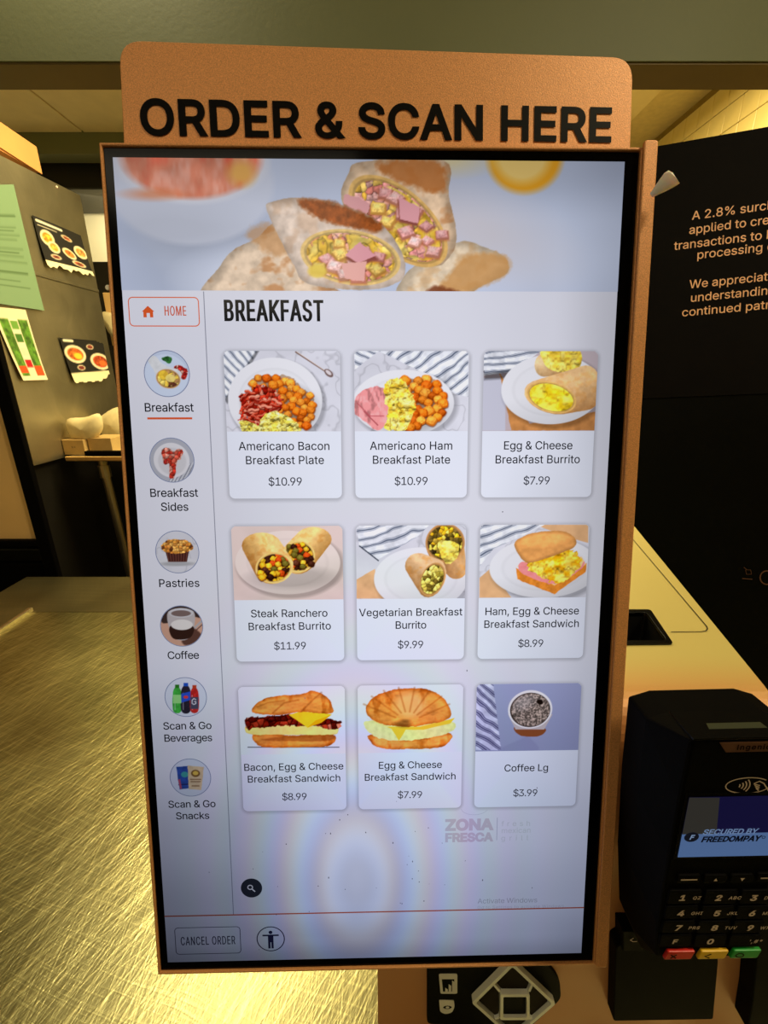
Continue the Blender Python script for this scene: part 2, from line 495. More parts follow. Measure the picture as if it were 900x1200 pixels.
# ------------------------------------------------------------------ lettering (sans-serif outlines, one-thousandth em)
GLYPH_DATA = r''' 188|
#440|242,0 326,509 377,509 294,0|10,140 19,192 400,192 391,140|64,0 147,509 198,509 115,0|40,316 49,368 429,368 421,316
$447|202,-74 202,583 244,583 244,-74|224,-9 188,-7 156,-1 128,9 102,23 81,40 64,60 51,83 42,109 38,137 104,137 108,118 114,102 123,88 136,76 150,66 166,59 224,49 246,50 267,54 286,60 303,69 317,79 329,92 338,106 344,122 346,139 344,154 340,168 332,179 296,205 245,222 184,239 145,253 112,269 86,289 67,313 56,341 52,372 54,400 62,425 75,448 92,468 113,484 138,498 165,508 195,514 227,516 259,514 289,508 316,498 340,484 360,468 377,449 390,427 398,403 401,378 337,378 332,402 320,421 302,437 280,449 254,456 225,459 204,457 185,454 167,448 152,440 139,430 129,418 121,405 117,391 115,376 117,359 122,345 131,334 169,308 212,293 264,279 312,264 359,238 395,198 402,180 407,161 408,139 406,112 399,87 386,64 370,43 349,25 323,11 294,0 261,-7
%676|175,283 155,284 137,289 121,297 107,308 95,320 86,335 80,351 76,369 75,388 75,412 76,431 80,448 87,464 96,479 107,492 121,503 137,511 155,515 175,517 196,515 214,511 230,503 244,492 255,479 264,464 270,448 274,431 276,412 276,388 274,369 270,351 264,335 255,320 244,308 230,297 214,289 196,284|175,327 191,329 203,335 212,346 218,358 222,372 223,388 223,412 213,454 204,464 191,470 175,473 160,470 148,464 138,454 132,441 128,428 127,412 127,388 128,372 132,358 138,346 147,335 160,329|501,-10 481,-8 462,-3 446,5 432,15 421,28 412,43 406,59 402,77 400,95 400,120 402,138 406,156 412,172 421,187 433,200 447,210 463,218 481,223 501,225 522,223 540,218 556,210 570,200 581,187 590,172 596,156 600,138 601,120 601,95 600,77 596,59 589,43 580,28 569,15 555,5 540,-3 521,-8|501,35 517,37 529,43 538,53 544,66 548,80 549,95 549,120 538,162 529,172 517,178 501,180 486,178 473,172 464,162 458,149 454,135 453,120 453,95 454,80 458,66 464,53 473,43 485,37|132,0 482,509 540,509 191,0
&448|197,-7 165,-5 136,1 110,12 88,26 69,42 54,62 43,84 36,108 34,133 36,154 40,173 47,189 85,235 140,279 216,335 237,352 255,375 262,405 260,420 255,434 245,445 233,454 219,459 201,461 168,453 145,431 137,399 145,363 169,327 204,284 438,0 364,0 171,231 121,293 87,344 81,361 77,379 75,398 77,420 82,440 91,458 102,474 117,488 134,499 154,507 176,512 200,513 224,512 246,507 266,499 283,488 297,475 308,459 317,442 322,424 324,404 315,362 291,325 256,293 154,217 110,174 103,161 98,146 97,131 98,115 102,101 109,87 118,76 130,66 143,57 158,51 175,48 193,46 213,48 232,52 251,59 301,95 315,112 327,131 336,151 343,174 348,198 349,224 408,224 406,194 403,167 397,144 371,92 345,62 333,47 315,30 294,17 271,7 246,-1 221,-5
'206|78,318 70,509 136,509 128,318
*453|201,223 206,331 114,272 89,315 186,365 89,415 114,459 206,400 201,509 250,509 246,400 337,459 362,415 266,365 362,315 337,272 246,331 250,223
,188|38,-119 68,71 137,71 84,-119
-453|337,244 337,188 114,188 114,244
.188|95,-4 83,-3 73,1 63,9 55,18 51,29 50,41 51,53 55,64 63,73 73,81 83,85 95,87 107,85 118,81 128,73 135,64 140,53 141,41 140,29 135,18 128,9 118,1 107,-3
0453|227,-7 191,-3 158,7 130,24 105,48 85,77 69,113 57,155 50,202 48,254 50,306 57,353 69,395 85,431 106,461 130,484 159,502 191,512 227,516 262,512 295,502 323,484 348,461 368,431 384,395 396,353 403,306 405,254 403,202 396,155 384,113 368,77 348,48 323,24 295,7 263,-3|227,50 250,52 271,60 290,74 306,92 320,116 330,144 338,176 342,213 344,254 342,295 338,332 330,365 320,393 306,416 290,435 271,449 250,457 227,460 203,457 182,449 163,435 147,416 134,393 123,365 115,332 111,295 109,254 111,213 115,176 123,144 134,116 147,92 163,74 182,60 203,52
1453|76,0 76,55 391,55 391,0|276,509 276,0 212,0 212,448 209,448 86,358 86,427 198,509
2453|64,0 64,47 234,229 282,282 311,327 320,371 319,389 315,405 308,419 298,431 287,441 273,449 224,460 205,458 188,454 172,447 159,438 148,427 139,413 132,398 128,381 127,362 66,362 68,391 75,418 86,442 102,464 121,482 143,496 168,507 196,513 225,516 254,513 281,507 306,497 328,482 346,465 361,445 372,423 379,398 381,372 371,318 336,259 267,180 153,60 153,57 389,57 389,0
3453|218,-7 188,-5 159,1 133,10 108,22 88,38 70,57 57,79 48,104 44,132 109,132 112,115 118,100 126,87 137,76 150,66 165,59 219,50 275,61 291,69 304,80 315,93 323,108 328,125 329,145 328,163 323,180 316,196 306,211 292,223 275,234 254,241 229,246 201,248 157,248 157,299 288,448 288,452 70,452 70,509 372,509 372,461 211,278 211,289 247,290 279,286 308,276 333,262 354,244 371,222 383,198 391,173 393,145 390,116 383,90 370,66 354,45 333,27 309,12 281,2 251,-5
4453|40,105 40,158 247,509 311,509 109,166 109,163 413,163 413,105|282,0 282,121 282,146 282,318 343,318 343,0
5453|221,-7 192,-5 165,1 140,11 118,25 99,41 83,60 71,82 63,105 60,130 122,130 125,115 130,102 138,89 173,60 221,50 241,51 259,56 276,64 291,75 304,89 314,104 322,122 326,141 328,162 326,183 321,203 314,221 303,237 290,251 275,262 257,270 238,275 218,277 167,268 128,246 67,253 96,509 366,509 366,452 151,452 134,301 136,301 178,325 229,334 252,332 274,328 294,321 313,311 330,299 345,285 358,269 370,251 379,231 386,210 390,187 391,163 388,132 381,102 369,76 352,52 332,32 309,15 282,3 253,-4
6453|226,-7 196,-4 168,3 142,15 119,31 100,51 84,74 73,101 66,130 64,162 65,187 71,212 80,239 137,340 252,509 322,509 151,261 145,261 165,288 196,307 235,314 265,312 291,305 316,295 337,280 355,262 370,240 380,215 387,187 389,157 387,127 379,98 368,73 352,50 333,30 310,14 284,3 257,-4|226,48 245,50 263,55 279,63 293,73 304,86 314,101 322,119 326,137 327,157 326,178 322,196 314,213 304,228 293,241 279,251 263,259 245,264 226,265 207,264 190,259 174,252 160,241 148,229 138,214 131,197 126,179 125,158 126,138 131,119 138,102 148,86 160,73 174,63 190,55 207,50
7453|97,0 323,448 323,452 62,452 62,509 391,509 391,449 165,0
8453|226,-7 193,-5 163,1 136,11 111,25 91,42 74,62 62,84 54,109 52,135 53,156 58,176 65,195 75,212 87,228 101,241 117,252 134,260 153,265 153,267 129,276 109,289 93,308 80,330 73,354 70,380 73,405 79,429 90,450 106,469 124,485 146,498 170,508 197,514 226,516 255,514 282,508 306,498 328,485 346,469 361,450 373,429 379,405 382,380 379,354 372,330 359,308 343,289 323,276 300,267 300,265 319,260 335,252 351,241 365,228 377,212 387,195 395,176 399,156 401,135 398,109 391,84 378,62 362,42 341,25 317,11 289,1 259,-5|226,49 248,50 267,54 285,60 300,69 313,79 323,91 331,106 335,121 337,139 335,157 330,173 322,189 312,202 298,213 283,223 265,230 247,234 226,235 206,234 187,230 169,223 154,213 140,202 130,189 122,173 117,157 115,139 117,121 121,106 129,91 139,79 152,69 167,60 185,54 205,50|226,290 274,300 287,308 298,318 307,330 314,344 318,359 319,376 318,392 314,407 308,420 299,432 288,442 275,449 226,460 177,449 164,442 153,432 145,420 138,407 134,392 133,376 134,359 138,344 145,330 154,318 165,308 178,300
9453|226,516 256,513 285,506 310,494 333,478 352,458 368,434 380,408 387,378 389,347 387,322 382,296 373,270 315,168 200,0 130,0 301,248 307,248 287,221 257,202 218,195 188,197 161,203 137,214 116,229 98,247 83,269 72,294 66,321 64,352 66,382 73,411 85,436 101,459 120,479 143,494 168,506 196,513|226,460 207,459 190,454 174,446 160,435 148,423 138,407 131,390 127,372 125,352 127,331 131,313 138,295 148,280 160,268 174,257 190,250 207,245 226,243 245,245 263,249 279,257 293,267 305,280 314,295 322,312 326,330 327,350 326,371 322,390 314,407 305,422 293,435 279,446 263,454 245,459
<453|65,178 65,220 388,383 388,316 142,200 144,204 144,194 142,198 388,81 388,15
A480|16,0 201,509 276,509 463,0 395,0 287,302 264,372 232,478 245,478 213,371 191,302 85,0|110,142 110,199 370,199 370,142
B456|60,0 60,509 241,509 274,507 304,501 329,491 350,477 367,461 381,442 390,421 396,398 398,374 397,353 393,336 387,320 356,286 315,267 315,262 331,260 347,254 363,245 378,234 391,220 402,203 411,184 416,161 418,136 416,111 410,88 400,67 386,48 368,31 344,18 317,8 284,2 247,0|125,57 245,57 281,60 309,67 330,80 344,96 353,115 355,137 354,153 350,169 342,184 333,197 320,209 306,218 289,225 269,229 248,231 125,231|125,285 238,285 288,296 302,304 314,314 323,326 330,340 335,355 336,372 333,393 326,412 313,429 294,442 270,449 240,452 125,452
C510|267,-7 225,-3 186,7 150,25 119,49 92,79 70,115 53,157 44,203 40,254 44,305 53,352 70,393 92,429 119,459 150,484 186,501 225,512 267,516 340,504 362,496 383,485 402,471 419,456 435,438 448,418 459,397 467,373 473,348 408,348 389,395 357,428 315,449 267,456 237,453 209,445 184,432 161,414 141,391 125,364 113,332 106,295 103,254 106,213 113,177 125,145 141,117 161,94 184,76 210,63 237,56 267,53 315,60 357,81 389,114 408,160 473,160 467,135 459,112 448,91 435,71 420,53 402,38 383,24 363,13 341,5 317,-2 293,-6
D502|219,0 96,0 96,57 215,57 254,60 288,68 318,81 343,99 363,122 379,149 390,181 397,216 399,255 397,294 390,329 379,361 364,388 344,410 320,428 291,441 258,449 221,452 93,452 93,509 225,509 273,505 315,495 353,478 385,455 412,426 433,391 449,351 458,306 462,255 458,205 449,159 433,119 411,83 384,54 351,31 312,14 268,3|125,509 125,0 60,0 60,509
E419|60,0 60,509 372,509 372,452 125,452 125,286 355,286 355,229 125,229 125,57 375,57 375,0
F410|60,0 60,509 369,509 369,452 125,452 125,278 346,278 346,221 125,221 125,0
G520|269,-7 225,-3 185,7 149,25 118,49 91,79 69,116 53,157 43,203 40,254 43,305 53,352 69,393 91,429 117,459 149,484 184,501 223,512 265,516 291,514 316,510 340,504 363,494 384,483 403,469 421,453 436,436 449,416 460,395 468,373 474,349 408,349 387,393 356,427 315,448 265,456 236,453 209,445 183,432 160,414 141,392 125,364 113,332 106,295 103,254 106,213 113,177 125,145 141,117 161,95 184,76 210,63 238,56 269,53 296,55 322,61 345,71 365,85 382,102 396,123 407,147 413,173 415,202 434,199 283,199 283,256 478,256 478,200 475,160 466,124 451,91 431,62 406,38 377,19 344,5 308,-4
H517|60,0 60,509 125,509 125,289 392,289 392,509 457,509 457,0 392,0 392,232 125,232 125,0
I300|31,0 31,57 118,57 118,452 31,452 31,509 269,509 269,452 183,452 183,57 269,57 269,0
J396|185,-7 143,-2 106,11 75,33 52,63 38,100 33,145 33,173 98,173 98,145 100,117 108,93 122,74 139,61 160,53 185,50 209,53 230,61 248,74 261,93 269,117 272,145 272,509 336,509 336,145 332,100 318,63 294,33 263,11 227,-2
K467|104,145 104,216 139,261 174,303 212,344 364,509 448,509 231,276 228,276|60,0 60,509 125,509 125,334 124,225 125,193 125,0|372,0 188,259 228,309 449,0
L393|60,0 60,509 125,509 125,57 361,57 361,0
M628|60,0 60,509 152,509 277,187 287,159 299,123 311,84 322,49 307,49 318,83 330,121 342,158 352,187 476,509 568,509 568,0 504,0 504,291 504,327 505,369 506,413 507,457 513,457 498,409 482,363 467,322 456,291 342,0 286,0 170,291 159,321 145,361 129,408 112,457 119,457 120,416 121,372 122,328 122,291 122,0
N523|60,0 60,509 136,509 343,183 363,151 388,107 414,55 405,54 401,108 399,157 399,195 399,509 463,509 463,0 387,0 202,290 177,331 148,381 108,452 119,454 122,384 124,328 125,291 125,0
O533|267,-7 225,-3 186,7 150,25 119,49 92,79 70,115 53,157 44,203 40,254 44,305 53,352 70,393 92,429 119,459 150,484 186,501 225,512 267,516 309,512 348,501 384,484 415,459 442,429 464,393 480,352 490,305 493,254 490,203 480,157 464,115 442,79 415,49 384,25 348,7 309,-3|267,53 296,55 324,63 349,76 372,94 392,116 408,144 420,176 428,213 430,254 428,295 420,332 408,365 392,392 372,415 349,433 324,446 296,453 267,456 237,453 210,445 184,433 161,415 142,392 125,364 113,332 106,295 103,254 106,213 113,176 125,144 142,117 161,94 184,76 210,63 237,55
P445|60,0 60,509 235,509 272,506 305,499 332,487 356,471 375,452 390,430 400,404 407,377 409,348 407,318 400,291 390,265 375,243 356,223 332,207 305,195 272,188 235,186 109,186 109,242 233,242 257,244 279,248 297,256 312,266 324,279 333,294 339,310 343,328 344,348 343,367 339,385 333,402 324,416 312,428 297,439 279,446 257,451 232,452 125,452 125,0
Q533|245,159 313,159 369,85 384,65 468,-48 401,-48 346,27 331,46|267,-7 225,-3 186,7 150,25 119,49 92,79 70,115 53,157 44,203 40,254 44,305 53,352 70,393 92,429 119,459 150,484 186,501 225,512 267,516 309,512 348,501 384,484 415,459 442,429 464,393 480,352 490,305 493,254 490,203 480,157 464,115 442,79 415,49 384,25 348,7 309,-3|267,53 296,55 324,63 349,76 372,94 392,116 408,144 420,176 428,213 430,254 428,295 420,332 408,365 392,392 372,415 349,433 324,446 296,453 267,456 237,453 210,445 184,433 161,415 142,392 125,364 113,332 106,295 103,254 106,213 113,176 125,144 142,117 161,94 184,76 210,63 237,55
R449|60,0 60,509 236,509 273,506 305,500 333,489 356,473 376,455 390,433 401,408 407,381 409,352 407,323 401,296 390,271 376,250 356,232 333,217 305,206 273,200 236,198 96,198 96,255 234,255 258,256 280,260 298,267 313,276 325,287 334,300 340,316 344,333 345,352 344,371 340,389 334,405 325,419 313,430 298,440 279,446 258,451 233,452 125,452 125,0|353,0 230,229 303,229 428,0
S447|224,-9 188,-7 156,-1 128,9 102,23 81,40 64,60 51,83 42,109 38,137 104,137 108,118 114,102 123,88 136,76 150,66 166,59 224,49 246,50 267,54 286,60 303,69 317,79 329,92 338,106 344,122 346,139 344,154 340,168 332,179 296,205 245,222 184,239 145,253 112,269 86,289 67,313 56,341 52,372 54,400 62,425 75,448 92,468 113,484 138,498 165,508 195,514 227,516 259,514 289,508 316,498 340,484 360,468 377,449 390,427 398,403 401,378 337,378 332,402 320,421 302,437 280,449 254,456 225,459 204,457 185,454 167,448 152,440 139,430 129,418 121,405 117,391 115,376 117,359 122,345 131,334 169,308 212,293 264,279 312,264 359,238 395,198 402,180 407,161 408,139 406,112 399,87 386,64 370,43 349,25 323,11 294,0 261,-7
T449|32,452 32,509 417,509 417,452 257,452 257,0 193,0 193,452
U517|259,-8 220,-6 186,2 154,15 126,33 103,55 85,80 71,108 63,140 60,173 60,509 124,509 124,178 126,155 132,133 141,113 153,95 169,80 187,68 208,59 232,53 259,52 285,53 309,59 331,68 349,80 364,95 377,113 385,133 391,155 393,178 393,509 457,509 457,173 454,140 446,108 433,80 414,55 391,33 363,15 332,2 297,-6
V480|204,0 16,509 84,509 192,206 215,137 248,31 235,31 267,138 290,206 395,509 463,509 278,0
W686|155,0 16,509 82,509 163,196 175,145 187,94 197,40 189,40 200,94 211,145 224,196 306,509 380,509 462,196 474,145 486,94 497,40 488,40 499,94 510,145 523,196 603,509 670,509 530,0 455,0 368,323 351,391 336,475 350,475 335,395 318,323 230,0
X474|18,0 217,284 217,236 29,509 104,509 178,400 204,361 223,329 243,292 232,292 252,329 272,361 298,400 374,509 446,509 259,239 259,287 456,0 382,0 292,129 268,165 250,195 230,231 244,231 225,196 206,166 182,129 91,0
Y472|203,0 203,208 16,509 91,509 192,344 222,292 250,230 224,230 251,293 280,344 381,509 455,509 268,208 268,0
Z438|42,0 42,46 273,385 306,431 341,476 348,454 285,452 223,452 40,452 40,509 397,509 397,462 169,129 134,81 97,33 90,54 152,57 214,57 399,57 399,0
a389|160,-9 137,-7 115,-3 94,5 76,15 60,29 48,45 38,63 32,84 30,108 32,128 36,146 43,161 53,174 64,184 78,193 125,211 178,220 234,227 265,235 271,240 274,246 276,255 276,257 267,297 240,322 196,331 149,322 118,301 100,274 41,291 51,313 64,331 79,346 95,358 114,368 133,375 194,384 239,379 286,360 300,350 312,336 322,320 330,301 335,278 337,251 337,0 277,0 277,52 272,52 252,25 215,1|170,45 192,47 211,51 228,59 242,68 254,80 263,93 270,108 274,122 276,138 276,190 259,182 231,176 200,171 175,168 134,159 103,139 97,130 93,118 92,105 102,72 130,52
b424|229,-8 208,-7 189,-3 172,4 138,31 118,59 112,59 112,0 53,0 53,509 114,509 114,319 118,319 137,346 171,373 188,379 207,383 229,384 259,382 287,374 313,361 335,342 354,320 370,293 381,261 388,227 390,189 388,151 381,116 370,84 355,57 336,34 313,16 288,3 260,-6|220,47 242,49 262,55 279,66 294,80 306,97 316,117 323,139 327,163 328,189 327,215 323,239 316,261 307,281 295,298 280,311 262,322 243,328 220,330 198,328 178,322 161,312 147,299 134,282 125,263 118,241 114,216 113,189 114,162 118,138 125,115 135,95 147,78 162,65 179,55 198,49
c396|207,-8 174,-5 144,3 117,16 93,35 72,58 56,85 44,116 37,150 34,187 37,225 44,260 56,291 72,318 93,341 117,360 144,374 174,382 207,384 260,377 305,356 340,322 362,277 303,262 290,289 270,311 242,325 207,330 184,328 163,321 145,310 130,296 118,278 108,258 102,236 98,212 96,187 98,163 102,139 108,117 118,97 130,80 145,66 163,55 184,49 207,46 243,52 271,66 292,89 304,117 363,102 341,56 306,21 261,-1
d424|195,-8 165,-6 137,3 111,16 89,34 70,57 55,84 43,116 36,151 34,189 36,227 43,261 55,293 70,320 89,342 112,361 137,374 165,382 196,384 218,383 237,379 253,373 287,346 306,319 311,319 311,509 372,509 372,0 313,0 313,59 307,59 287,31 252,4 236,-3 217,-7|205,47 226,49 246,55 263,65 278,78 290,95 299,115 306,138 310,162 312,189 310,216 306,241 300,263 290,282 278,299 263,312 246,322 227,328 205,330 182,328 162,322 145,311 130,298 118,281 108,261 102,239 98,215 96,189 98,163 102,139 109,117 118,97 130,80 145,66 162,55 182,49
e404|212,-8 177,-5 145,3 117,16 92,35 72,58 56,85 44,116 37,150 34,187 36,224 44,258 55,290 71,317 91,340 115,359 142,373 172,382 205,384 266,374 285,366 303,355 319,341 334,324 347,305 357,282 365,256 370,227 371,194 371,169 75,169 75,221 338,221 310,202 308,226 304,248 298,269 288,286 277,301 263,314 246,323 227,328 205,330 183,328 164,323 146,313 131,301 119,286 109,270 102,251 97,231 96,211 96,178 98,151 102,127 110,106 121,88 135,73 151,61 169,53 190,48 212,46 254,53 285,73 306,105 365,91 358,72 348,55 335,39 320,26 302,14 283,4 261,-3 237,-7
f254|228,379 228,327 6,327 6,379|81,0 81,432 82,452 87,470 96,486 107,499 120,510 135,519 187,530 222,527 243,521 227,468 215,472 195,474 178,472 164,468 154,460 147,449 143,435 142,419 142,0
g425|207,-151 180,-149 156,-146 134,-140 82,-110 51,-69 101,-41 122,-66 154,-88 207,-97 236,-95 261,-87 282,-75 298,-58 308,-34 311,-6 311,68 306,68 287,41 252,16 236,10 217,6 195,5 165,7 138,14 113,27 90,43 71,65 55,90 43,120 36,154 34,191 36,229 43,263 55,293 71,320 90,342 112,361 138,374 166,382 196,384 218,383 237,379 253,373 288,346 308,319 313,319 313,379 372,379 372,-9 370,-40 363,-67 350,-90 334,-109 314,-124 291,-136 265,-144 237,-149|205,59 227,61 246,66 264,75 278,87 290,103 300,121 307,142 311,166 312,193 311,219 307,242 300,264 291,283 279,299 264,312 247,322 227,328 205,330 182,328 163,322 145,312 130,298 118,282 109,262 102,241 98,218 96,193 98,167 102,144 109,123 118,104 131,88 145,76 163,66 183,61
h410|114,227 114,0 53,0 53,509 114,509 114,287 102,287 116,319 132,344 152,362 175,374 200,382 227,384 252,383 275,377 295,369 313,356 328,340 341,321 350,298 355,271 357,240 357,0 296,0 296,235 293,263 286,286 273,304 256,318 235,326 210,329 192,328 176,324 161,317 147,308 136,297 126,283 119,266 115,248
i167|53,0 53,379 114,379 114,0|84,443 73,444 63,448 54,455 47,463 43,472 41,483 43,494 47,504 54,512 63,518 73,522 84,524 95,522 105,518 114,512 121,504 125,494 126,483 125,472 121,463 114,455 105,448 95,444
k381|110,137 110,212 121,212 284,379 360,379 184,199 177,199|53,0 53,509 114,509 114,0|294,0 148,186 191,229 372,0
l189|139,-2 112,0 91,8 74,20 62,37 55,59 53,84 53,509 114,509 114,99 120,62 126,57 135,53 146,52 160,53 170,54 181,3 162,-1
m610|53,0 53,379 112,379 112,295 108,295 114,314 122,331 132,346 172,376 219,386 245,383 268,375 287,361 303,342 314,320 321,295 312,295 318,312 326,329 337,343 381,375 437,386 458,385 478,380 497,372 514,361 529,346 541,328 550,307 555,283 557,255 557,0 496,0 496,254 493,279 485,298 473,313 456,323 438,329 419,330 402,329 387,326 374,320 345,290 335,247 335,0 274,0 274,260 272,280 265,297 253,311 238,322 220,328 199,330 158,320 145,312 135,302 126,289 119,274 115,257 114,238 114,0
n410|114,227 114,0 53,0 53,379 112,379 112,287 102,287 116,319 132,344 152,362 175,374 200,382 227,384 252,383 275,377 295,369 313,356 328,340 341,321 350,298 355,271 357,240 357,0 296,0 296,235 293,263 286,286 273,304 256,318 235,326 210,329 192,328 176,324 161,317 147,308 136,297 126,283 119,266 115,248
o415|207,-8 174,-5 144,3 117,16 93,35 72,58 56,85 44,116 37,150 34,187 37,225 44,260 56,291 72,318 93,341 117,360 144,374 174,382 207,384 241,382 271,374 299,360 323,341 343,318 359,291 371,260 379,225 381,187 379,150 371,116 359,85 343,58 323,35 299,16 271,3 241,-5|207,46 231,49 252,55 270,66 285,80 298,97 307,117 314,139 318,163 319,187 318,212 314,236 307,258 298,278 285,296 270,310 252,321 231,328 207,330 184,328 163,321 145,310 130,296 118,278 108,258 102,236 98,212 96,187 98,163 102,139 108,117 118,97 130,80 145,66 163,55 184,49
p424|53,-143 53,379 112,379 112,319 118,319 137,346 171,373 188,379 207,383 229,384 259,382 287,374 313,361 335,342 354,320 370,293 381,261 388,227 390,189 388,151 381,116 370,84 355,57 336,34 313,16 288,3 260,-6 229,-8 208,-7 189,-3 173,4 138,31 118,59 114,59 114,-143|220,47 242,49 262,55 279,66 294,80 306,97 316,117 323,139 327,163 328,189 327,215 323,239 316,261 307,281 295,298 280,311 262,322 243,328 220,330 198,328 178,322 161,312 147,299 134,282 125,263 118,241 114,216 113,189 114,162 118,138 125,115 135,95 147,78 162,65 179,55 198,49
r259|53,0 53,379 112,379 112,321 115,321 124,339 137,354 152,367 171,377 191,383 213,385 229,384 243,384 243,322 230,324 207,326 190,324 174,321 159,315 146,306 135,296 126,284 119,269 115,254 114,237 114,0
s365|182,-8 157,-7 133,-3 112,3 93,12 76,24 62,38 50,54 41,73 36,94 94,107 101,87 111,72 124,60 141,52 160,47 181,45 206,47 227,53 244,62 258,74 265,88 268,103 266,115 262,126 254,136 243,144 229,150 212,155 149,170 118,180 92,192 72,208 58,227 50,249 47,274 49,295 55,314 65,332 79,347 95,360 115,370 137,378 161,383 187,384 212,383 234,379 254,372 271,363 286,352 299,339 324,290 268,277 262,291 254,304 243,316 228,325 210,331 187,333 166,331 147,326 131,317 119,305 111,292 109,277 110,264 115,253 124,243 172,223 229,209 261,200 287,187 306,171 320,153 328,131 331,107 329,85 323,65 312,47 298,31 281,18 260,6 236,-2 210,-7
t227|204,379 204,327 6,327 6,379|65,471 126,471 126,98 127,83 130,70 136,61 144,55 156,51 170,50 185,51 202,54 213,2 192,-3 168,-4 138,-1 113,7 92,21 77,41 68,64 65,93
u410|182,-5 158,-3 135,2 115,11 97,23 82,39 69,59 60,82 54,109 53,139 53,379 114,379 114,144 116,117 124,94 137,75 154,61 175,53 200,50 218,51 234,55 249,62 263,71 274,83 283,97 290,113 295,132 296,153 296,379 357,379 357,0 298,0 298,92 307,92 294,60 277,35 257,17 234,5 209,-3
v389|163,0 17,379 84,379 165,155 187,87 206,21 184,21 203,87 224,155 305,379 371,379 226,0
w567|138,0 23,379 87,379 133,214 154,137 175,41 165,41 186,135 206,214 252,379 316,379 362,214 382,136 402,41 391,41 413,135 434,214 480,379 545,379 429,0 368,0 319,172 305,225 291,280 277,338 291,338 277,280 263,225 248,172 199,0
x379|21,0 171,218 171,171 29,379 100,379 147,306 179,253 207,206 175,206 202,253 233,306 282,379 352,379 209,169 209,214 358,0 287,0 231,85 200,136 173,182 205,182 178,136 148,85 91,0
y389|47,-139 61,-86 71,-87 104,-89 130,-74 151,-36 163,-1 17,379 84,379 165,155 187,87 206,21 184,21 202,87 224,155 305,379 371,379 204,-58 177,-107 139,-136 91,-145 65,-143'''
GLYPH = {}
for _line in GLYPH_DATA.split('\n'):
    _h, *_cs = _line[1:].split('|')
    GLYPH[_line[0]] = (int(_h), [[tuple(map(int, p.split(','))) for p in c.split(' ')] for c in _cs if c])

def _grow(p, d):
    """move a clockwise contour outward by d = (dx, dy)"""
    n = len(p); out = []
    for i in range(n):
        a = np.array(p[i - 1], float); b = np.array(p[i], float); c = np.array(p[(i + 1) % n], float)
        e1 = b - a; e2 = c - b
        e1 /= np.linalg.norm(e1) + 1e-9; e2 /= np.linalg.norm(e2) + 1e-9
        n1 = np.array([-e1[1], e1[0]]); n2 = np.array([-e2[1], e2[0]])
        m = n1 + n2; L = np.linalg.norm(m)
        if L < .3: m = n1
        else: m = m / L / max(.5, (m / L) @ n1)
        out.append((b[0] + m[0] * d[0], b[1] + m[1] * d[1]))
    return out

_gc = {}
def glyph_mesh(ch, bold):
    if not isinstance(bold, tuple): bold = (bold, bold)
    if (ch, bold) in _gc: return _gc[(ch, bold)]
    adv, cs = GLYPH[ch]
    loops = [_grow(c, bold) for c in cs]
    V, E = [], []
    for l in loops:
        k = len(V)
        V += [Vector(p) for p in l]
        E += [(k + i, k + (i + 1) % len(l)) for i in range(len(l))]
    if not V:
        _gc[(ch, bold)] = ([], [])
        return [], []
    vo, eo, fo = delaunay_2d_cdt(V, E, [], 0, 1e-3)[:3]
    vo = np.array([tuple(v) for v in vo])
    F = []
    fa = np.array([f for f in fo if len(f) == 3])
    cen = vo[fa].mean(1)
    wn = np.zeros(len(cen), int)
    for l in loops:
        for i in range(len(l)):
            x1, y1 = l[i]; x2, y2 = l[(i + 1) % len(l)]
            cr = (x2 - x1) * (cen[:, 1] - y1) - (cen[:, 0] - x1) * (y2 - y1)
            wn += ((y1 <= cen[:, 1]) & (y2 > cen[:, 1]) & (cr > 0)).astype(int) - ((y1 > cen[:, 1]) & (y2 <= cen[:, 1]) & (cr < 0)).astype(int)
    for f, w in zip(fa, wn):
        if w == 0: continue
        a, b, c = f
        A = (vo[b] - vo[a])[0] * (vo[c] - vo[a])[1] - (vo[b] - vo[a])[1] * (vo[c] - vo[a])[0]
        if abs(A) < 1: continue
        F.append((int(a), int(b), int(c)) if A > 0 else (int(a), int(c), int(b)))
    used = sorted({i for f in F for i in f}); re_ = {u: k for k, u in enumerate(used)}
    out = ([tuple(vo[u]) for u in used], [tuple(re_[i] for i in f) for f in F])
    _gc[(ch, bold)] = out
    return out

CAP = max(y for c in GLYPH['H'][1] for x, y in c)

def text_geo(s, cap, width=None, bold=0, sx=1.0, track=0, anchor='c', stretch=False):
    """lettering in a plane: cap = capital height; width fits the line by its letter spacing (or by stretching)"""
    pen = 0; items = []
    k = cap / CAP
    for ch in s:
        V, F = glyph_mesh(ch, bold)
        items.append((pen, V, F))
        pen += GLYPH[ch][0] + track
    pen -= track
    total = pen * k * sx
    extra = 0
    if width is not None:
        if stretch or len(s) < 2: sx = sx * width / total
        else: extra = (width - total) / (len(s) - 1) / (k * sx)
    VV, FF = [], []
    for i, (p, V, F) in enumerate(items):
        b = len(VV)
        VV += [((p + extra * i + x) * k * sx, y * k) for x, y in V]
        FF += [tuple(j + b for j in f) for f in F]
    w = (pen + extra * (len(s) - 1)) * k * sx
    dx = {'c': -w / 2, 'l': 0, 'r': -w}[anchor]
    return [(x + dx, y) for x, y in VV], FF
# ------------------------------------------------------------------ painter for what is printed or displayed flat
def _hash(i, j, seed):
    h = (i * 374761393 + j * 668265263 + seed * 1442695041) & 0xFFFFFFFF
    h = ((h ^ (h >> 13)) * 1274126177) & 0xFFFFFFFF
    return ((h ^ (h >> 16)) & 0xFFFF) / 65535.0

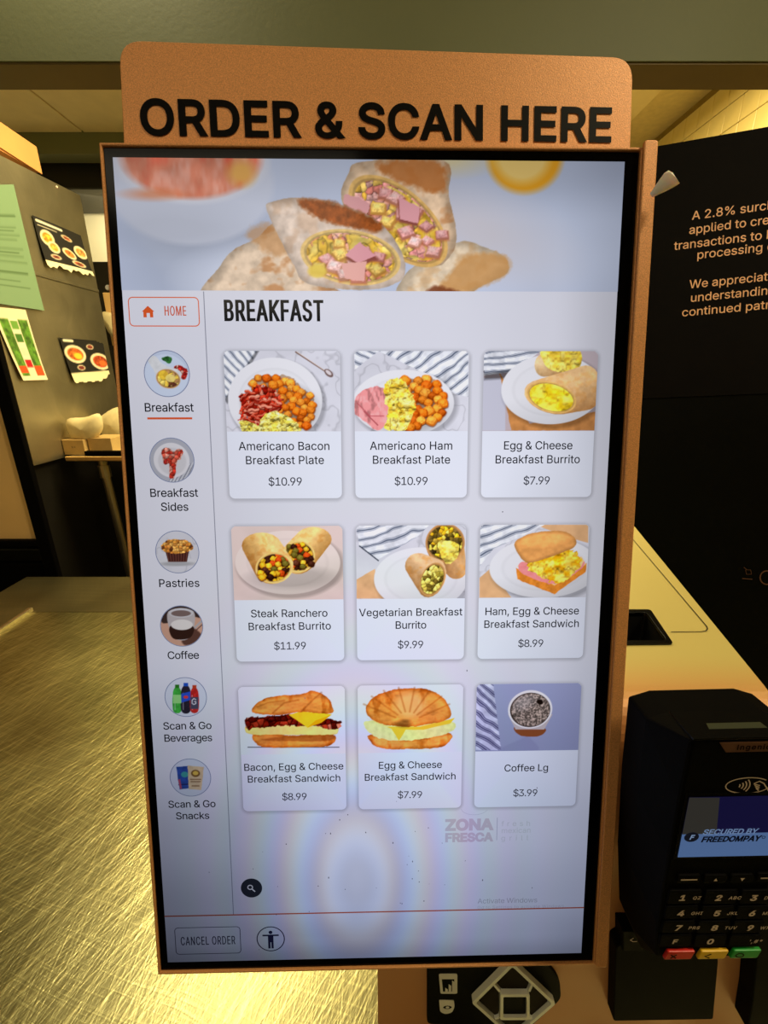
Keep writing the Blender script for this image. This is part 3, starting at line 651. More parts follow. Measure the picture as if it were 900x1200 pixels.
def vnoise(x, y, seed=0):
    xi = np.floor(x).astype(np.int64); yi = np.floor(y).astype(np.int64)
    fx = x - xi; fy = y - yi
    fx = fx * fx * (3 - 2 * fx); fy = fy * fy * (3 - 2 * fy)
    a = _hash(xi, yi, seed); b = _hash(xi + 1, yi, seed); c = _hash(xi, yi + 1, seed); d = _hash(xi + 1, yi + 1, seed)
    return (a * (1 - fx) + b * fx) * (1 - fy) + (c * (1 - fx) + d * fx) * fy

def fbm(x, y, seed=0, o=3):
    s = 0; w = 0.5; t = 0
    for k in range(o):
        s = s + w * vnoise(x * 2 ** k, y * 2 ** k, seed + k); t += w; w *= .5
    return s / t

def smooth(pts, n=6):
    P = [np.array(p, float) for p in pts]; out = []
    m = len(P)
    for i in range(m):
        p0, p1, p2, p3 = P[i - 1], P[i], P[(i + 1) % m], P[(i + 2) % m]
        for k in range(n):
            t = k / n
            out.append(0.5 * ((2 * p1) + (-p0 + p2) * t + (2 * p0 - 5 * p1 + 4 * p2 - p3) * t * t + (-p0 + 3 * p1 - 3 * p2 + p3) * t ** 3))
    return out

class Canvas:
    """grid of colour samples in a flat coordinate system; tf maps drawing coordinates onto it"""
    def __init__(s, x0, y0, x1, y1, step, tf=None, bg=(255, 255, 255)):
        s.nx = max(2, int(round((x1 - x0) / step)) + 1); s.ny = max(2, int(round((y1 - y0) / step)) + 1)
        s.xs = np.linspace(x0, x1, s.nx); s.ys = np.linspace(y0, y1, s.ny)
        s.X, s.Y = np.meshgrid(s.xs, s.ys)
        s.img = np.zeros((s.ny, s.nx, 3)) + np.array(bg, float)
        s.tf = tf or (lambda x, y: (x, y)); s.px = step
        a = np.array(s.tf(0, 0)); b = np.array(s.tf(100, 0)); s.k = np.linalg.norm(b - a) / 100
    def T(s, pts): return [np.array(s.tf(*p)) for p in pts]
    def put(s, m, col):
        m = np.clip(m, 0, 1)[..., None]
        col = np.asarray(col, float)
        s.img = s.img * (1 - m) + col * m
        return m[..., 0]
    def mul(s, m, f):
        s.img = s.img * (1 + np.clip(m, 0, 1)[..., None] * (np.asarray(f, float) - 1))
    def ell_m(s, c, rx, ry, ang=0, soft=0):
        c = np.array(s.tf(*c)); rx = rx * s.k; ry = ry * s.k; soft = max(soft * s.k, s.px)
        a = math.radians(ang); dx = s.X - c[0]; dy = s.Y - c[1]
        u = (dx * math.cos(a) + dy * math.sin(a)) / rx; v = (-dx * math.sin(a) + dy * math.cos(a)) / ry
        d = (np.sqrt(u * u + v * v) - 1) * min(rx, ry)
        return np.clip(.5 - d / soft, 0, 1), u, v
    def ell(s, c, rx, ry, ang, col, soft=0, shade=0.0, al=1.0, tex=0.0, ts=8, seed=1):
        m, u, v = s.ell_m(c, rx, ry, ang, soft)
        col = np.zeros((s.ny, s.nx, 3)) + np.array(col, float)
        if shade: col = col * (1 - shade * (.55 * v + .25 * u + .35 * np.clip(u * u + v * v, 0, 1)))[..., None]
        if tex: col = col * (1 + tex * (fbm(s.X / ts, s.Y / ts, seed) - .5) * 2)[..., None]
        return s.put(m * al, col)
    def poly_m(s, pts, soft=0, wob=0, sm=True, seed=3):
        P = s.T(pts)
        if sm: P = smooth(P)
        P = np.array(P); soft = max(soft * s.k, s.px)
        X, Y = s.X, s.Y
        if wob:
            w = wob * s.k
            X = X + (fbm(s.X / 9, s.Y / 9, seed) - .5) * 2 * w; Y = Y + (fbm(s.X / 9, s.Y / 9, seed + 9) - .5) * 2 * w
        x0, x1 = P[:, 0].min() - soft - 9, P[:, 0].max() + soft + 9; y0, y1 = P[:, 1].min() - soft - 9, P[:, 1].max() + soft + 9
        ix = np.where((s.xs > x0) & (s.xs < x1))[0]; iy = np.where((s.ys > y0) & (s.ys < y1))[0]
        out = np.zeros((s.ny, s.nx))
        if len(ix) == 0 or len(iy) == 0: return out
        sl = (slice(iy[0], iy[-1] + 1), slice(ix[0], ix[-1] + 1))
        x = X[sl]; y = Y[sl]
        best = np.full(x.shape, 1e9); ins = np.zeros(x.shape, bool)
        n = len(P)
        for i in range(n):
            ax, ay = P[i]; bx, by = P[(i + 1) % n]
            ex, ey = bx - ax, by - ay; L = ex * ex + ey * ey + 1e-9
            t = np.clip(((x - ax) * ex + (y - ay) * ey) / L, 0, 1)
            best = np.minimum(best, (x - ax - t * ex) ** 2 + (y - ay - t * ey) ** 2)
            if ay != by:
                ins ^= ((ay > y) != (by > y)) & (x < (bx - ax) * (y - ay) / (by - ay) + ax)
        d = np.sqrt(best); d = np.where(ins, -d, d)
        out[sl] = np.clip(.5 - d / soft, 0, 1)
        return out
    def poly(s, pts, col, soft=0, wob=0, sm=True, tex=0.0, ts=8, seed=3, al=1.0, edge=None, ew=3):
        m = s.poly_m(pts, soft, wob, sm, seed)
        if edge is not None:
            s.put(m * al, edge)
            m2 = np.clip((s.poly_m(pts, soft + 2 * ew, wob, sm, seed) - .5) * 2, 0, 1)
            m = m2
        c = np.zeros((s.ny, s.nx, 3)) + np.array(col, float)
        if tex: c = c * (1 + tex * (fbm(s.X / ts, s.Y / ts, seed + 5) - .5) * 2)[..., None]
        s.put(m * al, c)
        return m
    def line(s, pts, w, col, soft=0, al=1.0):
        P = s.T(pts); soft = max(soft * s.k, s.px); w = w * s.k / 2
        best = np.full(s.X.shape, 1e9)
        for a, b in zip(P[:-1], P[1:]):
            e = b - a; L = e @ e + 1e-9
            t = np.clip(((s.X - a[0]) * e[0] + (s.Y - a[1]) * e[1]) / L, 0, 1)
            best = np.minimum(best, (s.X - a[0] - t * e[0]) ** 2 + (s.Y - a[1] - t * e[1]) ** 2)
        s.put(np.clip(.5 - (np.sqrt(best) - w) / soft, 0, 1) * al, col)
    def stripes(s, pts, base, dark, ang, pitch, duty=.35, seed=5, fine=True):
        m = s.poly_m(pts, 0, 1.0, False)
        a = math.radians(ang)
        wv = (fbm(s.X / 60, s.Y / 60, seed) - .5) * pitch * s.k * 1.0
        t = ((s.X * math.sin(a) + s.Y * math.cos(a) + wv) / (pitch * s.k)) % 1.0
        k = np.clip((duty / 2 - np.abs(t - .5)) / .08 + .5, 0, 1)
        if fine:
            k = k * (.62 + .38 * np.cos((t - .5) * 26))
        b = np.array(base, float) * (1 + .16 * (fbm(s.X / 18, s.Y / 18, seed + 2) - .5) * 2)[..., None]
        s.put(m, b * (1 - k[..., None]) + np.array(dark, float) * k[..., None])
    def mask_fill(s, m, cols, size, seed, jitter=.7, dark=.62):
        """fill a mask with irregular chunks (cell pattern) of the given colours"""
        sz = size * s.k
        gx = s.X / sz + .55 * (fbm(s.X / sz * .9, s.Y / sz * .9, seed + 41, 2) - .5); gy = s.Y / sz + .55 * (fbm(s.X / sz * .9, s.Y / sz * .9, seed + 47, 2) - .5)
        xi = np.floor(gx).astype(np.int64); yi = np.floor(gy).astype(np.int64)
        b1 = np.full(s.X.shape, 9.0); b2 = b1.copy(); idx = np.zeros(s.X.shape)
        lx = np.zeros(s.X.shape); ly = np.zeros(s.X.shape)
        for ox in (-1, 0, 1):
            for oy in (-1, 0, 1):
                cx = xi + ox; cy = yi + oy
                px = cx + .5 + jitter * (_hash(cx, cy, seed) - .5) * 1.6
                py = cy + .5 + jitter * (_hash(cx, cy, seed + 11) - .5) * 1.6
                d = np.hypot(gx - px, gy - py)
                new = d < b1
                b2 = np.where(new, b1, np.minimum(b2, d)); idx = np.where(new, _hash(cx, cy, seed + 23), idx)
                lx = np.where(new, gx - px, lx); ly = np.where(new, gy - py, ly)
                b1 = np.minimum(b1, d)
        C = np.array(cols, float)[np.minimum((idx * len(cols)).astype(int), len(cols) - 1)]
        edge = np.clip((b2 - b1) / .34, 0, 1) ** .6
        f = dark + (1 - dark) * edge
        f = f * (1.05 - .32 * ly - .18 * lx)
        f = f * (1 + .5 * (fbm(s.X / 5, s.Y / 5, seed + 31) - .5)) * (.9 + .2 * _hash(xi * 0 + (idx * 9999).astype(np.int64), yi * 0, seed))
        s.put(m, C * f[..., None])
    def cubes(s, pts, n, size, cols, seed, shadow=(104, 50, 22), sq=.85, rnd=True):
        """heap of small diced pieces: lit top, darker lower side, shadow gap"""
        rg = np.random.default_rng(seed)
        P = np.array(pts, float)
        lo, hi = P.min(0), P.max(0)
        got = []
        tries = 0
        while len(got) < n and tries < n * 60:
            tries += 1
            q = lo + rg.random(2) * (hi - lo)
            ins = False
            for i in range(len(P)):
                (ax, ay), (bx, by) = P[i - 1], P[i]
                if (ay > q[1]) != (by > q[1]) and q[0] < (bx - ax) * (q[1] - ay) / (by - ay) + ax: ins = not ins
            if ins and all(np.hypot(*(q - g)) > size * .72 for g in got): got.append(q)
        got.sort(key=lambda g: g[1])
        for q in got:
            c = np.array(cols[rg.integers(len(cols))], float) * rg.uniform(.88, 1.1)
            z = size * rg.uniform(.8, 1.15); a = rg.uniform(0, 1.57)
            def ring(k, ox=0, oy=0): return [(q[0] + ox + k * z * .6 * math.cos(a + j * math.pi / 2) , q[1] + oy + k * z * .6 * sq * math.sin(a + j * math.pi / 2)) for j in range(4)]
            s.poly(ring(1.2, 0, z * .14), shadow, size * .2, 0, rnd, al=.7)
            s.poly(ring(1.12, 0, z * .06), c * np.array((.78, .68, .58)), 0, size * .05, rnd)
            s.poly(ring(.95, -z * .03, -z * .06), c, size * .12, size * .04, rnd, tex=.25, ts=3, seed=int(rg.integers(99)))
            s.poly(ring(.45, -z * .08, -z * .14), np.minimum(c * 1.16 + 16, 255), size * .2, 0, rnd, al=.65)
    def fluff(s, m, cols, size, seed, depth=.34):
        """soft curdled texture such as scrambled egg"""
        z = size * s.k
        a = fbm(s.X / z, s.Y / z, seed, 3); b = fbm(s.X / z * 1.7, s.Y / z * 1.7, seed + 5, 2)
        r = np.clip(1 - np.abs(a - .5) / .06, 0, 1); r2 = np.clip(1 - np.abs(b - .48) / .05, 0, 1)
        t = np.clip((b - .3) / .4, 0, 1)[..., None]
        C = np.array(cols[0], float) * (1 - t) + np.array(cols[1], float) * t
        g = (fbm(s.X / z, (s.Y + 2) / z, seed, 3) - a) * 3
        s.put(m, C * (1.02 - depth * r - .5 * depth * r2 + g)[..., None])
    def quads(s):
        i = np.arange(s.nx * s.ny).reshape(s.ny, s.nx)
        return np.stack([i[1:, :-1], i[1:, 1:], i[:-1, 1:], i[:-1, :-1]], -1).reshape(-1, 4)

# ------------------------------------------------------------------ the screen and its own flat coordinates (1080 x 1920)
SW = 0.2989
SR = np.array([[9.99846546e-01, -3.39269949e-03, 1.71864529e-02],
               [1.75166252e-02, 2.06443339e-01, -9.78301751e-01],
               [-2.28944859e-04, 9.78452675e-01, 2.06471088e-01]])
ST = np.array([-0.00652611, 0.24658416, 1.35718183])
U = SW / 1080
SCR = Frame(ST, SR[:, 0], SR[:, 1])
def S(u, v, z=0.0): return SCR.at((u - 540) * U, (960 - v) * U, z)
def ui(px, py):
    q = SCR.hit(px, py)
    return q[0] / U + 540, 960 - q[1] / U
def Z(x0, y0, k): return lambda x, y: ui(x0 + x / k, y0 + y / k)

# viewing-angle falloff painted into the display's emission (weaker low and to the left)
_BU = np.array([0, 160, 420, 700, 940, 1080.])
_BV = np.array([0, 120, 300, 700, 1100, 1350, 1560, 1760, 1860, 1920.])
_BT = np.array([
 [.70, .72, .72, .72, .70, .62],
 [.82, .84, .86, .86, .82, .72],
 [.84, .86, .90, .90, .86, .72],
 [.80, .84, .90, .92, .88, .74],
 [.76, .80, .88, .90, .84, .74],
 [.64, .70, .84, .86, .78, .70],
 [.50, .58, .79, .80, .71, .64],
 [.40, .48, .71, .71, .62, .57],
 [.34, .42, .58, .62, .57, .50],
 [.28, .34, .46, .52, .48, .42]])
_BT = _BT * 1.04
def painted_falloff(u, v):
    u = np.clip(np.asarray(u, float), 0, 1080); v = np.clip(np.asarray(v, float), 0, 1920)
    i = np.clip(np.searchsorted(_BU, u, side='right') - 1, 0, len(_BU) - 2); j = np.clip(np.searchsorted(_BV, v, side='right') - 1, 0, len(_BV) - 2)
    fu = (u - _BU[i]) / (_BU[i + 1] - _BU[i]); fv = (v - _BV[j]) / (_BV[j + 1] - _BV[j])
    fu = fu * fu * (3 - 2 * fu) * .5 + fu * .5; fv = fv * fv * (3 - 2 * fv) * .5 + fv * .5
    b = (_BT[j, i] * (1 - fu) + _BT[j, i + 1] * fu) * (1 - fv) + (_BT[j + 1, i] * (1 - fu) + _BT[j + 1, i + 1] * fu) * fv
    cool = np.clip((v - 1000) / 1000, 0, 1)[..., None]
    tint = np.array([.990, .988, 1.005]) * (1 - cool) + np.array([.905, .955, 1.10]) * cool
    # rainbow reflection on the glass, painted into the emission as faint coloured rings
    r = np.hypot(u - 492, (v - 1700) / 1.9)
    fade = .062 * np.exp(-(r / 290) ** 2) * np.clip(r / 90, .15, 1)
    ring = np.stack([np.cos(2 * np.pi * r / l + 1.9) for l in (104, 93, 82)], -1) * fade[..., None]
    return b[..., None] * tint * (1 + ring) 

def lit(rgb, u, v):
    """sRGB display values -> linear emission with the brightness falloff painted in"""
    return lina(np.clip(np.asarray(rgb, float) * painted_falloff(u, v), 0, 255))

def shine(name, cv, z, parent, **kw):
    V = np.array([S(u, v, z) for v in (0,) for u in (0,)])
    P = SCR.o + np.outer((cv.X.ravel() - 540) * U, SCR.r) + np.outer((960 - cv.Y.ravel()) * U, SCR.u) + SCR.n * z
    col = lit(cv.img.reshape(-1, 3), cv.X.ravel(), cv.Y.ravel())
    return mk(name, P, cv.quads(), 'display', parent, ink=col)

def shine2(name, V2, F, z, parent, rgb):
    """flat shape on the display given in screen coordinates"""
    V2 = np.asarray(V2, float)
    P = SCR.o + np.outer((V2[:, 0] - 540) * U, SCR.r) + np.outer((960 - V2[:, 1]) * U, SCR.u) + SCR.n * z
    col = lit(np.zeros((len(V2), 3)) + np.array(rgb, float), V2[:, 0], V2[:, 1])
    return mk(name, P, F, 'display', parent, ink=col)

def caption(name, s, cx, base, cap, parent, rgb=(35, 36, 45), z=.0005, **kw):
    V, F = text_geo(s, cap, **kw)
    return shine2(name, [(cx + x, base - y) for x, y in V], F, z, parent, rgb)

def grid_face(poly):
    return poly, [tuple(range(len(poly)))[::-1]]

def clip_round(cv, x0, y0, x1, y1, r):
    """keep only grid cells inside a rounded outline (top corners of a picture)"""
    q = cv.quads(); X = cv.X.ravel(); Y = cv.Y.ravel()
    cx = X[q].mean(1); cy = Y[q].mean(1)
    dx = np.maximum(np.maximum(x0 + r - cx, cx - x1 + r), 0); dy = np.maximum(y0 + r - cy, 0)
    return q[(dx * dx + dy * dy) <= r * r]
# ------------------------------------------------------------------ the dishes shown on the menu (flat display pictures)
MARBLE = (222, 222, 230)
def marble(c, seed=1):
    n = fbm(c.X / 60, c.Y / 60, seed)
    v = np.abs(fbm(c.X / 45, c.Y / 45, seed + 7) - .5)
    c.img = np.array(MARBLE, float) * (1 - .10 * n)[..., None]
    c.mul(np.clip(1 - v / .035, 0, 1) * .6, .82)

def plate(c, ctr, rx, ry, ang=0, col=(226, 226, 230)):
    c.mul(c.ell_m((ctr[0] + rx * .05, ctr[1] + ry * .08), rx * 1.03, ry * 1.05, ang, 12)[0] * .55, .62)
    c.ell(ctr, rx, ry, ang, col, 1)
    m, u, v = c.ell_m(ctr, rx, ry, ang)
    c.mul(m * np.clip((v + .35 * u) * .6, 0, 1), .84)
    m, u, v = c.ell_m(ctr, rx * .78, ry * .76, ang, 6)
    c.mul(m * .9, .955)
    m2, _, _ = c.ell_m(ctr, rx * .74, ry * .72, ang, 8)
    c.mul(m2, 1.035)

def wrap(c, pts, col=(222, 178, 128), seed=3, brown=(184, 120, 62), amt=.5):
    m = c.poly_m(pts, 0, .8)
    n = fbm(c.X / 16, c.Y / 16, seed)
    b = np.clip((fbm(c.X / 26, c.Y / 20, seed + 4) - .52) * 5, 0, 1) * amt
    f = (1 + .16 * (n - .5) * 2)[..., None]
    c.put(m, np.array(col, float) * f * (1 - b[..., None]) + np.array(brown, float) * b[..., None])
    inner = np.clip((c.poly_m(pts, 26, .8) - .5) * 2, 0, 1)
    c.mul(m * (1 - inner), .80)
    return m

def hull(P):
    P = sorted(map(tuple, P)); out = []
    for Q in (P, P[::-1]):
        h = []
        for p in Q:
            while len(h) > 1 and (h[-1][0] - h[-2][0]) * (p[1] - h[-2][1]) - (h[-1][1] - h[-2][1]) * (p[0] - h[-2][0]) <= 0: h.pop()
            h.append(p)
        out += h[:-1]
    return out

def roll(c, A, ra, B, rb, ang, col, seed, brown=(214, 150, 76), amt=.3, aa=0):
    """rolled tortilla: hull of its far end A and its cut face B, shaded round"""
    P = []
    for (q, rr, an) in ((A, ra, aa), (B, rb, ang)):
        an = math.radians(an)
        for k in range(20):
            t = k * math.pi / 10
            x, y = rr[0] * math.cos(t), rr[1] * math.sin(t)
            P.append((q[0] + x * math.cos(an) - y * math.sin(an), q[1] + x * math.sin(an) + y * math.cos(an)))
    H = hull(P)
    m = c.poly_m(H, 0, .8, False)
    n = fbm(c.X / 9, c.Y / 9, seed)
    b = np.clip((fbm(c.X / 13, c.Y / 11, seed + 4) - .52) * 5, 0, 1) * amt
    c.put(m, np.array(col, float) * (1 + .1 * (n - .5) * 2)[..., None] * (1 - b[..., None]) + np.array(brown, float) * b[..., None])
    a_ = np.array(c.tf(*A)); b_ = np.array(c.tf(*B)); d = b_ - a_; d = d / (np.linalg.norm(d) + 1e-9)
    w = max(rb) * c.k
    s_ = ((c.X - a_[0]) * -d[1] + (c.Y - a_[1]) * d[0]) / w
    s_ = s_ * (1 if -d[1] * .3 + d[0] > 0 else -1)
    c.mul(m * np.clip(s_ * .9 + .15, 0, 1), (.74, .66, .58))
    c.mul(m * np.clip(.75 - np.abs(s_ + .35) * 2, 0, 1), 1.08)

def face(c, ctr, rx, ry, ang, cols, size, seed, rim=(226, 186, 120)):
    c.ell(ctr, rx, ry, ang, rim, 0, tex=.1)
    c.mul(c.ell_m(ctr, rx * .93, ry * .92, ang)[0], .82)
    m, u, v = c.ell_m(ctr, rx * .88, ry * .86, ang)
    if cols is PLAIN: c.fluff(m, [(240, 206, 58), (250, 226, 104)], 40, seed, .2)
    else: c.mask_fill(m, cols, size, seed)

PLAIN = 'plain'
POTATO = [(228, 140, 56), (240, 164, 78), (214, 120, 44), (234, 152, 68), (196, 102, 38)]
EGG = [(250, 222, 110), (244, 206, 84), (252, 234, 150), (238, 196, 70)]
PALE = [(240, 226, 120), (228, 206, 96), (246, 236, 150)]
HAM = [(238, 168, 168), (228, 148, 152), (244, 186, 182)]
BACON = [(170, 52, 36), (200, 84, 62), (226, 150, 128), (140, 36, 28), (190, 66, 48)]
STEAK = [(70, 40, 30), (250, 200, 70), (90, 54, 40), (246, 190, 60), (214, 90, 40), (60, 34, 28), (120, 110, 50), (242, 184, 70)]
CLOTH = (228, 230, 236); CDARK = (92, 100, 118)
WOOD = (218, 178, 138)

def dish_bacon(c):
    marble(c, 3)
    c.stripes([(427, 213), (545, 213), (520, 262), (430, 385)], CLOTH, CDARK, -48, 24, .42)
    c.mul(c.poly_m([(540, 213), (552, 213), (440, 400), (428, 385)], 6, 0, False), .6)
    c.line([(680, 218), (790, 290)], 5, (120, 96, 88)); c.line([(684, 217), (788, 287)], 2, (230, 215, 205))
    c.ell((796, 292), 19, 11, 40, (120, 100, 96)); c.ell((795, 290), 13, 6, 40, (214, 206, 208))
    plate(c, (608, 388), 172, 152)
    c.mul(c.ell_m((625, 412), 135, 92, 0, 22)[0] * .5, .7)
    m = c.poly_m([(520, 325), (545, 308), (600, 300), (660, 304), (700, 345), (742, 375), (740, 410), (735, 445), (722, 485), (680, 470), (640, 440), (590, 420), (550, 400)], 0, 8)
    c.mul(m, (.8, .7, .6)); c.cubes([(520, 322), (545, 308), (600, 300), (660, 304), (700, 345), (742, 372), (742, 410), (735, 470), (715, 485), (680, 470), (640, 440), (590, 400), (550, 380)], 46, 25, POTATO, 5)
    m = c.poly_m([(478, 368), (520, 362), (540, 335), (575, 335), (610, 362), (632, 385), (628, 420), (600, 440), (568, 445), (548, 485), (520, 480), (510, 462), (482, 455), (486, 410)], 0, 10)
    c.put(m, (140, 44, 34)); c.mask_fill(m, BACON, 14, 8, .9, .6)
    rg = np.random.default_rng(4)
    for _ in range(26):
        x, y = rg.uniform(490, 615), rg.uniform(350, 462); a = rg.uniform(-.9, .5)
        p = [(x + t * 16 * math.cos(a) - 3 * math.sin(t * 3) * math.sin(a), y + t * 16 * math.sin(a) + 3 * math.sin(t * 3)) for t in (-1, -.4, .3, 1)]
        mm = BACON[rg.integers(len(BACON))]
        c.line([(q[0] + 1.5, q[1] + 4) for q in p], 9, (96, 28, 20), 2, .6)
        c.line(p, 8, mm, 2); c.line([(q[0], q[1] - 2) for q in p], 2.4, (236, 176, 150), 2, .7)
    m = c.poly_m([(560, 455), (585, 430), (625, 432), (660, 450), (684, 470), (690, 500), (550, 500)], 0, 8)
    c.fluff(m, [(226, 204, 96), (246, 234, 150)], 20, 9)
    m = c.poly_m([(480, 465), (510, 460), (545, 482), (545, 500), (500, 500)], 0, 6); c.fluff(m, [(226, 204, 96), (246, 234, 150)], 18, 19)

def dish_ham(c):
    marble(c, 9)
    c.stripes([(120, 200), (418, 200), (418, 352), (380, 345), (250, 262)], CLOTH, CDARK, 36, 30, .4, 8)
    c.stripes([(43, 200), (125, 200), (45, 262)], CLOTH, CDARK, -30, 30, .4, 9)
    plate(c, (205, 372), 172, 110)
    c.mul(c.ell_m((215, 395), 130, 75, 0, 20)[0] * .5, .7)
    m = c.poly_m([(205, 290), (250, 296), (300, 288), (335, 335), (338, 400), (310, 425), (270, 445), (235, 463), (205, 463), (222, 400)], 0, 8)
    c.mul(m, (.8, .7, .6)); c.cubes([(205, 292), (250, 296), (300, 288), (335, 335), (338, 400), (310, 425), (270, 445), (225, 462), (205, 460), (232, 400)], 40, 28, POTATO, 15)
    m = c.poly_m([(46, 352), (75, 330), (105, 318), (140, 325), (152, 380), (150, 430), (125, 462), (95, 448), (60, 420), (44, 400)], 0, 5)
    c.put(m, (232, 160, 160)); c.mul(m * np.clip((fbm(c.X / 9, c.Y / 22, 4) - .5) * 6, 0, 1), .78); c.mul(m * np.clip((fbm(c.X / 16, c.Y / 12, 14) - .5) * 5, 0, 1), 1.1)
    c.line([(75, 400), (120, 445)], 4, (170, 92, 98)); c.line([(52, 372), (95, 415), (140, 415)], 3, (180, 100, 106))
    m = c.poly_m([(140, 315), (170, 292), (205, 300), (232, 345), (245, 380), (230, 430), (205, 463), (155, 463), (140, 450), (155, 420), (146, 360)], 0, 8)
    c.fluff(m, [(240, 200, 78), (252, 232, 140)], 24, 18)

def dish_egg_burrito(c):
    c.img[:] = (190, 178, 182)
    c.poly([(465, 290), (540, 290), (540, 463), (465, 463)], (196, 196, 208), 0, 0, False)
    c.poly([(520, 270), (560, 463), (540, 463), (843, 463), (843, 400), (620, 440)], (190, 138, 90), 0, 2, False, tex=.12, ts=14)
    c.stripes([(465, 200), (660, 200), (560, 270), (470, 282)], CLOTH, CDARK, 6, 22, .42, 12)
    c.mul(c.poly_m([(470, 275), (560, 262), (560, 290), (470, 296)], 10, 0, False), .55)
    plate(c, (692, 328), 172, 116)
    roll(c, (668, 248), (32, 38), (728, 228), (56, 52), 0, (230, 204, 164), 21, amt=.2)
    m = c.poly_m([(665, 198), (775, 190), (788, 250), (740, 270), (690, 262), (664, 235)], 0, 3); c.fluff(m, [(228, 196, 84), (246, 226, 128)], 34, 31, .16)
    roll(c, (806, 322), (52, 74), (692, 352), (92, 54), 16, (228, 192, 146), 25, amt=.25)
    face(c, (692, 354), 88, 50, 16, PLAIN, 22, 33)

def dish_steak(c):
    c.img[:] = (222, 204, 198)
    c.mul(np.clip((fbm(c.X / 70, c.Y / 40, 2) - .4) * 2, 0, 1), .95)
    plate(c, (652, 208), 190, 118, 0, (228, 214, 208))
    c.mul(c.ell_m((670, 260), 150, 40, 0, 25)[0] * .5, .74)
    roll(c, (742, 126), (64, 44), (690, 187), (64, 60), -30, (246, 210, 146), 41, amt=.35)
    face(c, (690, 187), 60, 58, -30, STEAK, 15, 43, (246, 208, 136)); c.cubes([(655, 150), (700, 140), (735, 170), (735, 215), (705, 230), (670, 205)], 16, 19, STEAK, 7, (60, 30, 20))
    roll(c, (560, 148), (70, 46), (603, 224), (70, 58), -15, (246, 210, 146), 45, amt=.35)
    face(c, (603, 226), 67, 57, -15, STEAK, 15, 47, (246, 208, 136)); c.cubes([(548, 225), (580, 195), (640, 190), (658, 210), (640, 240), (590, 262), (560, 260)], 20, 19, STEAK, 9, (60, 30, 20))

def dish_vegetarian(c):
    marble(c, 5)
    c.poly([(50, 250), (110, 215), (140, 313), (50, 313)], WOOD, 0, 1, False, tex=.08, ts=20)
    c.stripes([(47, 70), (290, 70), (250, 110), (120, 185), (60, 140)], CLOTH, CDARK, 18, 30, .4, 14)
    c.line([(60, 140), (122, 188)], 4, (60, 66, 80))
    plate(c, (262, 248), 158, 108)
    roll(c, (378, 215), (36, 34), (342, 140), (62, 62), 0, (206, 166, 122), 51, amt=.4)
    face(c, (342, 130), 66, 66, 40, [(110, 92, 44), (240, 190, 60), (120, 100, 56), (236, 206, 100), (150, 128, 60), (74, 62, 40)], 12, 53, (196, 150, 100))
    m = c.poly_m([(318, 130), (352, 122), (388, 140), (376, 185), (345, 198), (325, 165)], 0, 5); c.fluff(m, [(228, 200, 90), (246, 228, 130)], 30, 55, .2)
    roll(c, (254, 205), (44, 42), (298, 246), (44, 66), 22, (224, 190, 150), 57, amt=.4)
    face(c, (300, 250), 40, 60, 22, [(120, 102, 50), (240, 214, 110), (246, 226, 130), (150, 136, 64), (240, 220, 120)], 14, 59, (200, 156, 104))

def dish_ham_sandwich(c):
    marble(c, 6)
    c.poly([(640, 70), (813, 70), (813, 130), (740, 110)], WOOD, 0, 0, False, tex=.06, ts=20)
    c.poly([(455, 245), (490, 215), (560, 310), (455, 310)], WOOD, 0, 0, False, tex=.06, ts=20)
    c.stripes([(457, 70), (670, 70), (600, 105), (500, 150), (457, 205)], CLOTH, CDARK, 24, 28, .42, 17)
    plate(c, (668, 212), 186, 104)
    c.poly([(575, 212), (700, 262), (808, 195), (805, 225), (702, 298), (580, 250)], (214, 140, 66), 0, 2, False, tex=.15)
    c.poly([(578, 205), (640, 180), (790, 175), (806, 200), (702, 270)], (246, 206, 150), 0, 2, False, tex=.08)
    c.poly([(585, 200), (620, 195), (760, 225), (800, 190), (790, 215), (702, 265), (600, 232)], (232, 150, 150), 0, 3, tex=.1)
    m = c.poly_m([(606, 205), (625, 185), (680, 165), (760, 152), (790, 190), (780, 215), (722, 262), (660, 240)], 0, 10); c.fluff(m, [(232, 172, 44), (254, 222, 110)], 30, 63, .2)
    m = c.poly_m([(570, 135), (600, 108), (660, 92), (730, 92), (768, 112), (770, 140), (730, 160), (640, 192), (600, 188)], 0, 2)
    n = fbm(c.X / 14, c.Y / 10, 66)
    c.put(m, np.array((222, 164, 104), float) * (1 + .2 * (n - .5))[..., None])
    c.mul(m * c.ell_m((668, 115), 85, 24, -6, 22)[0], 1.14)
    c.mul(m * (1 - np.clip((c.poly_m([(570, 135), (600, 108), (660, 92), (730, 92), (768, 112), (770, 140), (730, 160), (640, 192), (600, 188)], 24) - .5) * 2, 0, 1)), .82)

def croissant(c, pts, seed, base=(200, 132, 70)):
    m = c.poly_m(pts, 0, 3)
    n = fbm(c.X / 22, c.Y / 9, seed); n2 = fbm(c.X / 6, c.Y / 6, seed + 3)
    f = .78 + .5 * n + .12 * (n2 - .5)
    c.put(m, np.array(base, float) * f[..., None] + np.array((20, 14, 6)))
    c.mul(m * np.clip((fbm(c.X / 16, c.Y / 30, seed + 8) - .56) * 5, 0, 1), (.84, .74, .62))
    inner = np.clip((c.poly_m(pts, 26, 3) - .5) * 2, 0, 1)
    c.mul(m * (1 - inner), (.84, .72, .6))
    return m

